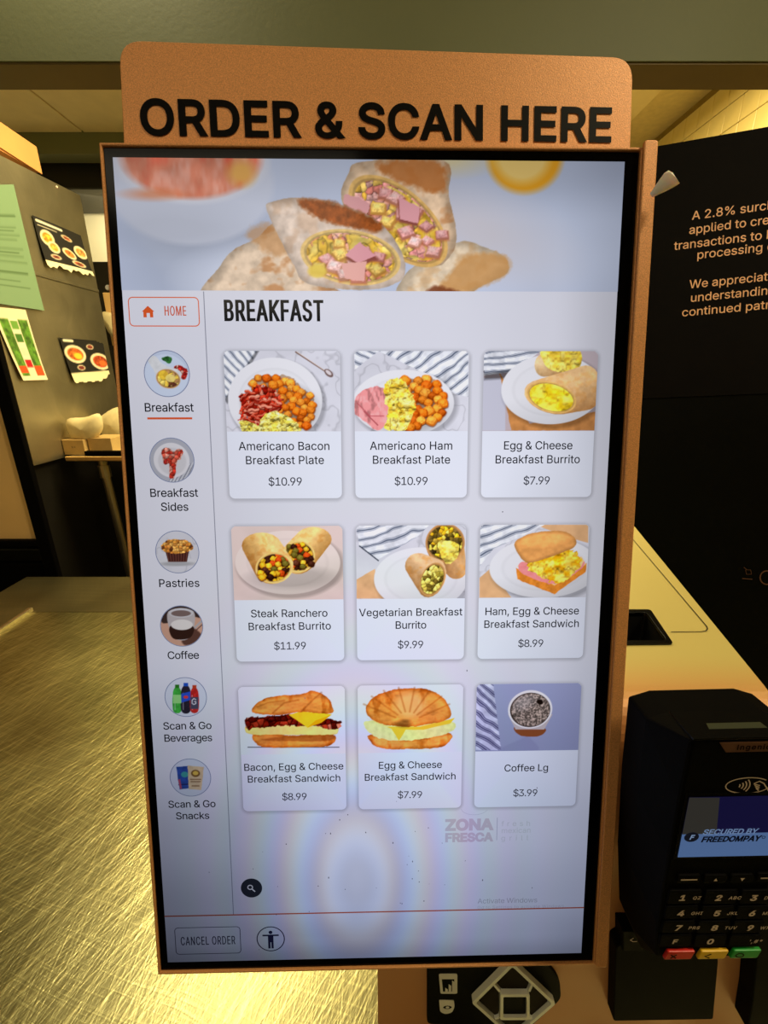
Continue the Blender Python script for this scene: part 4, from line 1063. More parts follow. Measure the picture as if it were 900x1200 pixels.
def dish_bacon_sandwich(c):
    c.img[:] = (222, 224, 232)
    c.line([(512, 856), (832, 856)], 3, (60, 60, 66), 3)
    croissant(c, [(536, 808), (670, 815), (812, 812), (800, 850), (700, 856), (560, 854)], 71, (214, 140, 74))
    c.poly([(560, 830), (690, 815), (812, 812), (780, 835)], (140, 72, 36), 6, 2, al=.6)
    c.poly([(504, 783), (560, 776), (700, 782), (815, 785), (828, 800), (800, 812), (640, 812), (520, 810)], (244, 218, 140), 0, 3, tex=.06, edge=(220, 184, 90), ew=2)
    m = c.poly_m([(498, 775), (506, 752), (560, 750), (620, 742), (700, 740), (800, 758), (838, 765), (836, 790), (800, 792), (740, 782), (640, 782), (560, 785), (512, 794)], 0, 8)
    c.mask_fill(m, [(120, 34, 24), (160, 60, 42), (84, 24, 20), (196, 110, 90), (110, 30, 26)], 22, 73, .6, .4)
    c.poly([(655, 742), (700, 730), (806, 740), (770, 768), (722, 788)], (250, 200, 60), 0, 1, False, tex=.04)
    c.poly([(720, 787), (750, 762), (806, 742), (770, 770)], (226, 168, 40), 0, 0, False)
    m = croissant(c, [(530, 735), (545, 700), (600, 678), (700, 670), (740, 658), (790, 680), (808, 712), (802, 738), (700, 732), (620, 742)], 75, (212, 142, 78))
    for q in ([(600, 735), (640, 700), (690, 690)], [(700, 730), (740, 690), (770, 664)], [(545, 715), (580, 700), (640, 692)]):
        c.line(q, 4, (130, 72, 30), 8, .6)

def dish_egg_croissant(c):
    c.img[:] = (220, 222, 230)
    croissant(c, [(95, 762), (220, 778), (355, 756), (350, 790), (300, 806), (150, 808), (104, 792)], 81, (216, 146, 80))
    c.poly([(82, 715), (200, 728), (350, 715), (372, 745), (300, 770), (180, 782), (100, 762)], (228, 226, 160), 0, 4, tex=.08)
    c.poly([(84, 708), (150, 735), (260, 735), (374, 706), (360, 724), (270, 745), (212, 745), (190, 782), (165, 742)], (232, 196, 74), 0, 1, False)
    m = croissant(c, [(82, 690), (90, 655), (130, 625), (200, 610), (280, 612), (335, 640), (362, 690), (345, 712), (270, 730), (200, 735), (120, 722)], 83, (208, 138, 76))
    c.ell((225, 665), 52, 46, 0, (240, 196, 130), 26, al=.8)
    for a in range(-70, 71, 20):
        x = 215 + 150 * math.sin(math.radians(a)); y = 690 - 85 * math.cos(math.radians(a))
        c.line([(218 + 42 * math.sin(math.radians(a)), 715 - 30 * math.cos(math.radians(a))), (x, y)], 4, (156, 88, 38), 7, .6)
    c.mul(c.ell_m((205, 725), 26, 14, 0, 12)[0], .7)

def dish_coffee(c):
    c.img[:] = (160, 164, 194)
    c.mul(np.clip((c.Y - c.Y.min()) / 175, 0, 1), .94)
    c.stripes([(443, 592), (500, 592), (526, 812), (443, 812)], (196, 198, 222), (62, 60, 96), -38, 30, .5, 27)
    c.poly([(590, 745), (650, 812), (520, 812), (600, 770)], (140, 142, 172), 8, 0, al=.6)
    c.poly([(572, 735), (670, 740), (652, 766), (590, 764)], (136, 84, 56), 0, 1)
    c.poly([(549, 694), (696, 694), (668, 744), (574, 744)], (190, 180, 182), 0, 0, False)
    c.ell((622, 678), 78, 71, 0, (232, 228, 230)); c.ell((622, 680), 71, 64, 0, (58, 42, 36))
    m, u, v = c.ell_m((624, 680), 68, 61, 0)
    sp = fbm(c.X / 3.2, c.Y / 3.2, 91, 2)
    base = np.array((142, 128, 120), float) * (.62 + .8 * np.clip((sp - .35) * 2.4, 0, 1))[..., None]
    c.put(m, base)
    c.ell((600, 655), 40, 26, -20, (190, 184, 184), 30, al=.45)
    c.ell((654, 654), 12, 9, 20, (34, 26, 24), 3)

def ic_breakfast(c):
    c.img[:] = (196, 208, 230)
    c.ell((225, 300), 78, 74, 0, (208, 220, 240), 3)
    m = c.poly_m([(252, 272), (268, 264), (300, 280), (296, 305), (280, 312)], 0, 4); c.mask_fill(m, [(200, 50, 40), (170, 30, 30), (230, 170, 150)], 9, 3, .6, .5)
    c.poly([(208, 240), (225, 232), (244, 238), (240, 256), (220, 252)], (50, 110, 50), 0, 4, tex=.5, ts=5)
    c.poly([(160, 245), (185, 232), (215, 262), (275, 285), (270, 330), (240, 345), (205, 340), (185, 290)], (222, 224, 226), 0, 2, tex=.06)
    face(c, (232, 312), 44, 34, 12, [(250, 204, 60), (246, 220, 110), (120, 66, 40), (96, 50, 36), (250, 210, 80), (200, 150, 90)], 15, 5, (212, 160, 100))
    c.ell((215, 298), 18, 16, 0, (250, 208, 60), 3, al=.8); c.ell((240, 310), 18, 14, 0, (248, 226, 130), 3, al=.9)

def ic_sides(c):
    c.img[:] = (176, 178, 188)
    c.stripes([(250, 640), (330, 600), (330, 680), (230, 680)], (200, 202, 210), (90, 90, 104), 60, 10, .4, 3)
    c.ell((244, 598), 66, 64, 0, (222, 220, 224), 2); c.mul(c.ell_m((246, 602), 52, 50, 0, 6)[0], .93)
    m = c.poly_m([(208, 565), (232, 555), (250, 565), (282, 560), (276, 592), (262, 600), (258, 640), (250, 662), (236, 655), (236, 610), (216, 610)], 0, 5)
    c.mask_fill(m, [(190, 50, 36), (210, 90, 70), (226, 150, 130), (150, 34, 30)], 13, 13, .6, .55)

def ic_pastry(c):
    marble(c, 12)
    c.ell((264, 205), 72, 16, 0, (214, 214, 218), 2); c.mul(c.ell_m((264, 212), 62, 8, 0, 6)[0], .8)
    c.poly([(222, 168), (305, 168), (298, 205), (232, 205)], (70, 34, 30), 0, 0, False)
    for k in range(8): c.line([(228 + k * 10, 170), (234 + k * 8.6, 204)], 2, (128, 76, 60), 1)
    m = c.poly_m([(208, 150), (225, 130), (262, 124), (300, 132), (318, 150), (308, 170), (262, 176), (218, 170)], 0, 5)
    c.mask_fill(m, [(222, 150, 60), (196, 118, 44), (240, 180, 90), (110, 60, 30), (214, 140, 60)], 11, 6, .5, .6)

def ic_coffee(c):
    c.img[:] = (206, 160, 136)
    c.poly([(205, 362), (300, 362), (350, 400), (300, 395), (215, 420)], (60, 44, 40), 4, 3)
    c.line([(312, 450), (350, 412)], 8, (178, 170, 170), 2); c.line([(312, 462), (352, 425)], 4, (110, 84, 80), 2)
    c.poly([(320, 440), (352, 470), (300, 498), (280, 480)], (92, 60, 50), 6, 2)
    c.poly([(232, 380), (322, 380), (308, 470), (250, 470)], (188, 180, 180), 0, 1)
    c.poly([(240, 430), (318, 430), (308, 472), (250, 474)], (50, 28, 22), 0, 1)
    c.ell((280, 426), 40, 20, 0, (226, 220, 216)); c.ell((277, 384), 44, 18, 0, (206, 204, 208)); c.ell((277, 386), 36, 12, 0, (120, 100, 96))

def ic_drinks(c):
    c.img[:] = (214, 220, 234)
    for x0, x1, y0, col, cap_ in ((248, 279, 636, (60, 170, 60), (40, 120, 30)), (277, 311, 630, (40, 34, 50), (30, 80, 190)), (309, 339, 638, (200, 40, 36), (190, 60, 30))):
        w = x1 - x0; cx = (x0 + x1) / 2
        c.poly([(cx - w * .22, y0 + 10), (cx + w * .22, y0 + 10), (x1, y0 + 34), (x1 - 2, 730), (x0 + 2, 730), (x0, y0 + 34)], col, 0, 1, True, tex=.25, ts=6)
        c.poly([(cx - w * .24, y0), (cx + w * .24, y0), (cx + w * .24, y0 + 12), (cx - w * .24, y0 + 12)], cap_, 0, 0, False)
        c.line([(x0 + 7, y0 + 36), (x0 + 8, 724)], 3, (235, 240, 245), 2, .5)
    c.poly([(249, 672), (278, 672), (278, 702), (249, 702)], (150, 220, 130), 0, 0, False); c.poly([(278, 668), (310, 660), (310, 690), (278, 700)], (40, 80, 200), 0, 0, False)
    c.ell((294, 680), 9, 6, 0, (220, 60, 60)); c.poly([(310, 680), (338, 680), (338, 722), (310, 722)], (70, 70, 90), 0, 0, False)
    c.line([(329, 689), (322, 685), (316, 691), (316, 702), (322, 706), (329, 703), (329, 696), (324, 696)], 3, (235, 235, 240))

def ic_snacks(c):
    c.img[:] = (206, 212, 228)
    c.poly([(140, 55), (188, 52), (192, 130), (152, 134)], (40, 70, 150), 0, 1, False, tex=.2, ts=8)
    c.ell((170, 82), 13, 11, 0, (60, 150, 150)); c.line([(150, 118), (184, 116)], 5, (30, 40, 100)); c.poly([(146, 100), (154, 98), (160, 132), (154, 134)], (170, 70, 100), 0, 0, False)
    c.poly([(180, 50), (237, 56), (228, 137), (184, 133)], (214, 186, 150), 0, 1, False, tex=.1, ts=8)
    c.ell((208, 78), 16, 14, 0, (120, 84, 44)); c.ell((208, 77), 10, 8, 0, (220, 180, 80))
    for y, w in ((99, 18), (107, 16), (122, 12)): c.line([(208 - w, y), (208 + w, y)], 4, (110, 74, 48), 1, .8)

def banner(c):
    """photo coordinates"""
    n = fbm(c.X / 260, c.Y / 200, 3)
    c.img = np.array((196, 206, 228), float) * (.93 + .14 * n)[..., None]
    c.ell((620, 300), 130, 40, 0, (214, 222, 240), 80, al=.6)
    c.ell((560, 270), 90, 40, 20, (216, 208, 210), 60, al=.7)
    c.mul(c.ell_m((230, 300), 110, 60, 0, 60)[0] * .5, .86)
    # soup bowl
    c.ell((222, 215), 104, 72, 0, (206, 212, 228), 7)
    c.mul(c.ell_m((200, 268), 90, 26, 0, 30)[0] * .6, .86)
    c.ell((224, 186), 96, 52, 0, (218, 220, 230), 6)
    m, u, v = c.ell_m((224, 184), 86, 48, 0, 7)
    q = fbm(c.X / 44, c.Y / 50, 12); q2 = fbm(c.X / 22, c.Y / 60, 15)
    col = np.array((222, 130, 100), float) * (.84 + .4 * q)[..., None] * (1 - np.array([0, .3, .34]) * np.clip((q2 - .5) * 3, 0, 1)[..., None])
    col = col + np.clip((.45 - q2) * 3, 0, 1)[..., None] * np.array([20, 50, 60])
    c.put(m, col)
    c.ell((283, 203), 16, 14, 0, (236, 178, 80), 14, al=.9); c.ell((180, 228), 30, 6, 0, (226, 110, 50), 8, al=.6)
    c.ell((330, 330), 120, 46, 0, (214, 222, 240), 24, al=.9)
    # lemon half
    c.ell((615, 184), 47, 42, 0, (238, 168, 40), 9); c.ell((612, 184), 34, 30, 0, (246, 214, 130), 12, al=.9)
    c.ell((520, 186), 50, 16, 0, (246, 216, 130), 20, al=.6)
    # rear wrap
    wrap(c, [(243, 352), (258, 312), (275, 292), (300, 280), (322, 262), (345, 275), (352, 300), (380, 330), (400, 352)], (238, 212, 182), 5, (196, 128, 70), .7)
    c.poly([(288, 275), (315, 263), (342, 290), (322, 300)], (200, 134, 70), 8, 4, al=.55)
    # right wrap
    wrap(c, [(468, 352), (476, 320), (510, 300), (540, 283), (568, 290), (592, 302), (594, 320), (560, 338), (540, 352)], (240, 218, 186), 9, (222, 160, 90), .35)
    c.poly([(548, 300), (592, 300), (594, 320), (560, 338), (500, 350), (520, 330)], (214, 156, 90), 6, 3, al=.8)
    c.poly([(500, 352), (510, 335), (545, 345), (552, 352)], (120, 56, 30), 4, 2, al=.8)
    # upper wrap
    wrap(c, [(400, 232), (408, 205), (424, 190), (520, 188), (526, 230), (535, 275), (528, 300), (508, 312), (470, 290), (420, 262)], (242, 208, 170), 13, (200, 120, 56), .5)
    c.poly([(448, 190), (512, 190), (520, 225), (470, 215), (446, 200)], (196, 118, 56), 7, 4, al=.85)
    HM = [(238, 168, 156), (246, 200, 96), (232, 150, 146), (240, 180, 168), (252, 212, 110), (214, 126, 110), (244, 190, 70)]
    HM2 = [(244, 182, 172), (238, 166, 160), (248, 198, 188), (240, 172, 166), (250, 208, 110)]
    face(c, (467, 260), 74, 38, 38, HM, 9, 21, (238, 190, 110))
    m, u, v = c.ell_m((467, 260), 64, 31, 38); c.fluff(m * np.clip((fbm(c.X / 30, c.Y / 30, 31) - .42) * 9, 0, 1), [(240, 190, 60), (252, 224, 120)], 22, 33, .3)
    c.cubes([(410, 222), (440, 220), (500, 250), (522, 280), (512, 298), (470, 285), (430, 250)], 13, 17, HM2, 3, (196, 112, 70), .7, False)
    c.poly([(466, 234), (492, 245), (490, 266), (468, 260)], (150, 80, 70), 3, 1, False); c.poly([(467, 231), (492, 243), (490, 262), (469, 257)], (236, 168, 172), 1, 1, False); c.poly([(404, 228), (432, 238), (428, 252), (408, 246)], (232, 168, 168), 1, 2)
    # front wrap
    wrap(c, [(312, 244), (322, 236), (352, 232), (400, 240), (446, 262), (472, 300), (470, 328), (430, 340), (362, 333), (345, 312), (328, 280)], (242, 220, 200), 17, (206, 150, 100), .25)
    c.poly([(350, 234), (400, 240), (446, 262), (440, 272), (392, 262), (366, 252)], (160, 84, 36), 5, 3, tex=.3, ts=10)
    face(c, (411, 302), 64, 33, 8, HM, 9, 25, (246, 208, 130))
    m, u, v = c.ell_m((411, 302), 56, 27, 8); c.fluff(m * np.clip((fbm(c.X / 30, c.Y / 30, 35) - .42) * 9, 0, 1), [(240, 190, 60), (252, 224, 120)], 22, 37, .3)
    c.cubes([(366, 300), (385, 284), (430, 282), (458, 300), (455, 318), (420, 326), (375, 320)], 12, 17, HM2, 6, (196, 112, 70), .7, False)
    c.poly([(404, 302), (424, 286), (444, 304), (418, 314)], (150, 80, 70), 3, 1, False); c.poly([(404, 299), (422, 284), (441, 300), (420, 308)], (238, 168, 174), 1, 1, False); c.poly([(400, 309), (430, 306), (426, 330), (404, 326)], (246, 184, 172), 1, 1, False)
    c.ell((372, 318), 12, 8, 0, (244, 214, 90), 3, al=.9)
# ------------------------------------------------------------------ the ordering kiosk
COUNTER = 0.86
FACE_Y = 0.240
kiosk = thing('order_kiosk', 'copper-coloured self-order kiosk with upright touchscreen showing a breakfast menu', 'kiosk', (0.145, 0.40, COUNTER))
# --- housing tray around the screen
def fr_rect(x0, y0, x1, y1, r=0, n=3):           # screen coordinates -> plane polygon
    P = rrect(x0, y0, x1, y1, r, n) if r else [(x0, y0), (x1, y0), (x1, y1), (x0, y1)]
    return [((x - 540) * U, (960 - y) * U) for x, y in P]
def flip(p): return p[::-1]
outer = fr_rect(-25, -26, 1144, 1951)
hole = fr_rect(-19.5, -20.5, 1112, 1945)
slab('screen_housing', SCR, outer, -0.040, 0.0012, 'copper', kiosk, holes=[fr_rect(-19.5, -20.5, 1112, 1945)], bevel=.0006)
slab('rear_cover', SCR, fr_rect(-15, -16, 1108, 1940), -0.038, -0.012, 'black_soft', kiosk)
slab('side_flange', SCR, fr_rect(1113.5, -36, 1143.5, 1950, 6), 0.0012, 0.0034, 'copper', kiosk, bevel=.0008)
slab('screen_bezel', SCR, fr_rect(-19, -20, 1111.5, 1944.5), -0.010, -0.0002, 'bezel', kiosk, bevel=.0004)
# --- lit display: background, divider lines and the soft shadows drawn round the cards
bg = Canvas(0, 0, 1080, 1920, 4.0)
bg.img[:] = (227, 228, 238)
CX = [212, 499, 788]; CY = [390, 780, 1170]; CW, CH, IH = 256, 326, 175
for y0 in CY:
    for x0 in CX:
        d = np.hypot(np.maximum(np.maximum(x0 + 14 - bg.X, bg.X - x0 - CW + 14), 0), np.maximum(np.maximum(y0 + 14 - bg.Y + 2, bg.Y - y0 - CH + 12), 0)) - 14
        bg.mul(np.clip(1 - d / 9, 0, 1) * .8, .80)
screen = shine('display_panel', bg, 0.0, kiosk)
L1 = .00025
ban = Canvas(0, 0, 1080, 264, 1.7, tf=ui)
banner(ban)
shine('banner_picture', ban, L1, screen)
def bar(name, x0, y0, x1, y1, rgb, z=L1):
    V, F = grid_face([(x0, y0), (x1, y0), (x1, y1), (x0, y1)])
    return shine2(name, V, F, z, screen, rgb)
def long_bar(name, x0, y0, x1, y1, rgb, n, vert):
    V = []; F = []
    for i in range(n + 1):
        t = i / n
        if vert: V += [(x0, y0 + (y1 - y0) * t), (x1, y0 + (y1 - y0) * t)]
        else: V += [(x0 + (x1 - x0) * t, y1), (x0 + (x1 - x0) * t, y0)]
    for i in range(n): F.append((2 * i, 2 * i + 2, 2 * i + 3, 2 * i + 1))
    return shine2(name, V, F, L1, screen, rgb)
long_bar('divider_line', 174.2, 266, 176.2, 1783, (150, 152, 166), 24, True)
long_bar('footer_line', 0, 1783, 1080, 1786.5, (190, 84, 54), 16, False)
# --- home button and heading
V, F = stroke(rrect(12.5, 278.5, 163, 338, 9), 2.2, True)
shine2('home_button', V, F, L1, screen, (232, 112, 70))
hx = [(40, 308), (53.5, 296), (67, 308), (64, 308), (64, 320), (57, 320), (57, 311), (50, 311), (50, 320), (43, 320), (43, 308)]
shine2('home_icon', hx, [tuple(t) for t in tessellate_polygon([[Vector((x, y, 0)) for x, y in hx]])], L1, screen, (226, 92, 40))
def cap_text(name, s, x, base, cap, w, rgb, bold, squeeze=.55, **k):
    V, F = text_geo(s, cap, width=w, bold=bold, track=70, anchor='l', stretch=True)
    return shine2(name, [(x + a, base - b) for a, b in V], F, .0005, screen, rgb)
cap_text('home_caption', 'HOME', 88.5, 316.5, 20, 48, (214, 92, 56), (22, 0))
cap_text('page_heading', 'BREAKFAST', 217, 327, 43, 216, (22, 22, 24), (44, 10))
# --- category column
ICON = [(439, ic_breakfast, (120, 340, 3), [('Breakfast', 521, 110)]), (628.5, ic_sides, (120, 340, 3), [('Breakfast', 711, 110), ('Sides', 743, 64)]),
        (839, ic_pastry, (120, 590, 3), [('Pastries', 921.5, 96)]), (1016.5, ic_coffee, (120, 590, 3), [('Coffee', 1097, 76)]),
        (1193.5, ic_drinks, (120, 590, 3), [('Scan & Go', 1275.5, 118), ('Beverages', 1307, 118)]), (1402.5, ic_snacks, (160, 880, 3), [('Scan & Go', 1482, 118), ('Snacks', 1513.5, 84)])]
for cy, fn, zz, caps in ICON:
    c = Canvas(86.5 - 50, cy - 50, 86.5 + 50, cy + 50, 1.35, tf=Z(*zz))
    fn(c)
    q = c.quads(); mx = c.X.ravel()[q].mean(1) - 86.5; my = c.Y.ravel()[q].mean(1) - cy
    q = q[mx * mx + my * my < 49.2 ** 2]
    P = SCR.o + np.outer((c.X.ravel() - 540) * U, SCR.r) + np.outer((960 - c.Y.ravel()) * U, SCR.u) + SCR.n * L1
    mk('category_picture', P, q, 'display', screen, ink=lit(c.img.reshape(-1, 3), c.X.ravel(), c.Y.ravel()))
    V, F = stroke([(86.5 + 49.5 * math.cos(a * math.pi / 24), cy + 49.5 * math.sin(a * math.pi / 24)) for a in range(48)], 1.8, True)
    shine2('category_ring', V, F, .0004, screen, (136, 146, 176))
    for s, b, w in caps:
        caption('category_caption', s, 86.5, b, 18.5, screen, bold=7, width=w, rgb=(14, 15, 24))
bar('selected_underline', 37, 533.5, 136.5, 538, (226, 92, 48))
# --- menu cards
CARDS = [(dish_bacon, (120, 340, 3), ['Americano Bacon', 'Breakfast Plate'], [206, 179], '$10.99', 'menu card with bacon, egg and potato plate'),
         (dish_ham, (400, 340, 2.8125), ['Americano Ham', 'Breakfast Plate'], [189, 179], '$10.99', 'menu card with ham, egg and potato plate'),
         (dish_egg_burrito, (400, 340, 2.8125), ['Egg & Cheese', 'Breakfast Burrito'], [160, 197], '$7.99', 'menu card with cut yellow egg burrito'),
         (dish_steak, (120, 590, 3), ['Steak Ranchero', 'Breakfast Burrito'], [182, 197], '$11.99', 'menu card with steak burrito halves'),
         (dish_vegetarian, (400, 590, 2.8125), ['Vegetarian Breakfast', 'Burrito'], [246, 76], '$9.99', 'menu card with vegetarian burrito'),
         (dish_ham_sandwich, (400, 590, 2.8125), ['Ham, Egg & Cheese', 'Breakfast Sandwich'], [227, 231], '$8.99', 'menu card with ham and egg roll'),
         (dish_bacon_sandwich, (120, 590, 3), ['Bacon, Egg & Cheese', 'Breakfast Sandwich'], [246, 231], '$8.99', 'menu card with bacon croissant sandwich'),
         (dish_egg_croissant, (400, 590, 2.8125), ['Egg & Cheese', 'Breakfast Sandwich'], [159, 229], '$7.99', 'menu card with egg croissant'),
         (dish_coffee, (400, 590, 2.8125), ['Coffee Lg'], [112], '$3.99', 'menu card with coffee cup seen from above')]
for k, (fn, zz, lines, ws, price, lab) in enumerate(CARDS):
    x0, y0 = CX[k % 3], CY[k // 3]
    P = rrect(x0, y0, x0 + CW, y0 + CH, 12, 5)
    n = len(P)
    cxm, cym = x0 + CW / 2, y0 + CH / 2
    o = shine2('menu_card', [(cxm, cym)] + P, [(0, (i + 1) % n + 1, i + 1) for i in range(n)], L1 * .6, screen, (238, 242, 254))
    c = Canvas(x0, y0, x0 + CW, y0 + IH, 1.45, tf=Z(*zz))
    fn(c)
    q = clip_round(c, x0, y0, x0 + CW, y0 + IH, 12)
    PP = SCR.o + np.outer((c.X.ravel() - 540) * U, SCR.r) + np.outer((960 - c.Y.ravel()) * U, SCR.u) + SCR.n * L1
    img = c.img.reshape(-1, 3)
    img = np.clip((img - 132) * 1.16 + 134, 0, 255); g_ = img.mean(1, keepdims=True); img = np.clip(g_ + (img - g_) * 1.12, 0, 255)
    mk('dish_picture', PP, q, 'display', screen, ink=lit(img, c.X.ravel(), c.Y.ravel()))['label'] = lab
    base = [y0 + 216.5, y0 + 248] if len(lines) == 2 else [y0 + 229]
    for s, b, w in zip(lines, base, ws):
        caption('dish_caption', s, x0 + CW / 2, b, 18.2, screen, bold=5, width=w, rgb=(18, 19, 28))
    caption('price', price, x0 + CW / 2, y0 + 296.5, 18.2, screen, bold=3, width=79 if len(price) > 5 else 64, rgb=(44, 46, 58))
# --- lower part of the display
c0 = [(224 + 27 * math.cos(a * math.pi / 18), 1709 + 27 * math.sin(a * math.pi / 18)) for a in range(36)]
shine2('search_button', c0, [tuple(range(36))[::-1]], L1, screen, (34, 38, 52))
V, F = merge2([stroke([(221 + 6 * math.cos(a * math.pi / 9), 1706 + 6 * math.sin(a * math.pi / 9)) for a in range(18)], 2.4, True), stroke([(225.5, 1711), (233, 1718.5)], 3)])
shine2('search_icon', V, F, .0005, screen, (240, 240, 250))
V, F = stroke(rrect(23.5, 1819, 190, 1896, 9), 1.8, True)
shine2('cancel_button', V, F, L1, screen, (70, 74, 96))
cap_text('cancel_caption', 'CANCEL ORDER', 37, 1868.5, 24, 140, (52, 52, 78), (20, 2))
items = [stroke([(268 + 35 * math.cos(a * math.pi / 24), 1856 + 35 * math.sin(a * math.pi / 24)) for a in range(48)], 2.6, True)]
items.append(([(268 + 5 * math.cos(a * math.pi / 6), 1837 + 5 * math.sin(a * math.pi / 6)) for a in range(12)], [tuple(range(12))]))
for r in ((247, 1843.5, 289, 1848), (261, 1848, 275, 1866), (261, 1866, 267, 1884), (269.2, 1866, 275, 1884)):
    items.append(([(r[0], r[1]), (r[2], r[1]), (r[2], r[3]), (r[0], r[3])], [(0, 1, 2, 3)]))
V, F = merge2(items)
shine2('accessibility_icon', V, F, .0004, screen, (26, 26, 62))
V, F = merge2([([(716 + 60 + x, 1557 - y) for x, y in text_geo('ZONA', 28, width=120, bold=46, stretch=True)[0]], text_geo('ZONA', 28, bold=46)[1]),
               ([(716 + 60 + x, 1589 - y) for x, y in text_geo('FRESCA', 22, width=121, bold=46, stretch=True)[0]], text_geo('FRESCA', 22, bold=46)[1])])
shine2('shop_wordmark', V, F, L1, screen, (206, 192, 206))
bar('wordmark_rule', 846.5, 1525, 848, 1588, (176, 178, 196))
for s, b, w in (('fresh', 1549, 74), ('mexican', 1568, 76), ('grill', 1589, 70)):
    caption('wordmark_caption', s, 858 + w / 2, b, 14, screen, z=L1, width=w, bold=6, rgb=(206, 210, 214))
V, F = stroke([(789 + 34 * math.cos(math.radians(a)), 1497 + 19 * math.sin(math.radians(a))) for a in range(10, 171, 16)], 1.6)
shine2('wordmark_arc', V, F, L1, screen, (206, 206, 220))
caption('system_notice', 'Activate Windows', 802 + 78, 1766.5, 14, screen, z=L1, width=156, rgb=(176, 176, 184))
caption('system_notice', 'Go to Settings to activate Windows.', 802 + 115, 1783, 9, screen, z=L1 * .8, width=230, rgb=(196, 196, 206))
sp = []
rg = np.random.default_rng(11)
for _ in range(46):
    x, y = (rg.normal(560, 190), rg.normal(1640, 110)) if rg.random() < .75 else (rg.uniform(200, 1040), rg.uniform(330, 1900))
    if not (30 < x < 1050 and 300 < y < 1900): continue
    r = rg.uniform(.7, 1.6); st_ = rg.uniform(1, 2.4)
    sp.append(([(x + r * math.cos(a * math.pi / 3), y + r * st_ * math.sin(a * math.pi / 3)) for a in range(6)], [tuple(range(6))[::-1]]))
V, F = merge2(sp)
shine2('dust_specks', V, F, .0006, screen, (120, 118, 128))['kind'] = 'stuff'
V, F = grid_face([(-16, 743), (20, 743), (48, 743), (40, 780), (-16, 780)])
# --- headline plate above the screen
PL = Frame(S(540, -120, -0.010), SCR.r - SCR.n * math.tan(math.radians(2.0)), SCR.u)
def plq(u, v): return tuple(PL.hit(u, v))
po = [plq(146.2, 190), plq(738, 195), plq(742, 67.5), plq(139, 47)]
po2 = fillet(po, [0, 0, .013, .013], 7)
plate_o = slab('header_sign', PL, po2, -0.002, 0.0, 'copper', kiosk, bevel=.0004)
xa, ya = plq(164.5, 157.6); xb, yb = plq(717.5, 166.2); xc, yc = plq(700, 127.3)
ang = math.atan2(yb - ya, xb - xa)
ux = np.array([math.cos(ang), math.sin(ang)]); uy = np.array([-ux[1], ux[0]])
def cap_at(u0, v0, u1, v1):
    return abs((np.array(plq(u0, v0)) - np.array(plq(u1, v1))) @ uy)
capm = (cap_at(188, 116.8, 190, 157) + cap_at(700, 127.5, 699, 165.7)) / 2
V, F = text_geo('ORDER & SCAN HERE', capm, width=float(np.hypot(xb - xa, yb - ya)), bold=22, anchor='l', stretch=True, track=10)
V = [tuple(np.array([xa, ya]) + ux * x + uy * y) for x, y in V]
flat('sign_lettering', PL, V, F, 0.0004, 'ink_black', plate_o)
# --- body: front face rolls over into the top cover, right side splays outwards towards the back
XL = -0.006
top_z = 1.27
def right_x(y, z):
    # side edge: on top it runs from (0.291, face) to (0.40, 0.66); on the face it leans out a little downwards
    a = 0.2845 + (y - FACE_Y) * 0.275
    return a + max(0, (top_z - z)) * 0.24
R = 0.030
prof = [(FACE_Y, COUNTER)] + [(FACE_Y, COUNTER + (top_z - R - COUNTER) * k / 6) for k in range(1, 7)]
prof += [(FACE_Y + R * (1 - math.cos(a)), top_z - R + R * math.sin(a)) for a in [math.pi / 2 * k / 8 for k in range(1, 9)]]
fv = []
for y, z in prof: fv += [(XL, y, z), (right_x(y, z), y, z)]
n0 = len(prof)
FF = [(2 * i, 2 * i + 1, 2 * i + 3, 2 * i + 2) for i in range(n0 - 1)]
bk = 0.70
b0 = len(fv)
yt = FACE_Y + R
fv += [(XL, bk, top_z), (right_x(bk, top_z), bk, top_z), (XL, bk, COUNTER), (right_x(bk, COUNTER), bk, COUNTER)]
FF.append((b0, b0 + 2, b0 + 3, b0 + 1))
FF.append(tuple([2 * i for i in range(n0)] + [b0, b0 + 2])[::-1])
FF.append(tuple([2 * i + 1 for i in range(n0)] + [b0 + 1, b0 + 3]))
FF.append((0, b0 + 2, b0 + 3, 1)[::-1])
TOPF = Frame((0, 0, top_z), (1, 0, 0), (0, 1, 0))
def tq(u, v): return tuple(TOPF.hit(u, v))
slot = fillet([tq(700, 757), tq(789, 756), tq(762, 715.5), tq(700, 715.5)], [.002, .004, .004, .002], 4)
inner_slot = fillet([tq(704, 752), tq(781, 752), tq(757.5, 719.5), tq(704, 719.5)], [.002, .003, .003, .002], 4)
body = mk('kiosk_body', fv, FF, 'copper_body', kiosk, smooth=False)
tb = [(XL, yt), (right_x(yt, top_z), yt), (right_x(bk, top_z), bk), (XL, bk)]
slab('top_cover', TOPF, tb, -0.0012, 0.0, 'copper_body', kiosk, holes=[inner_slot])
slab('slot_frame', TOPF, slot, -0.003, 0.0016, 'black_gloss', kiosk, holes=[inner_slot], bevel=.0005)
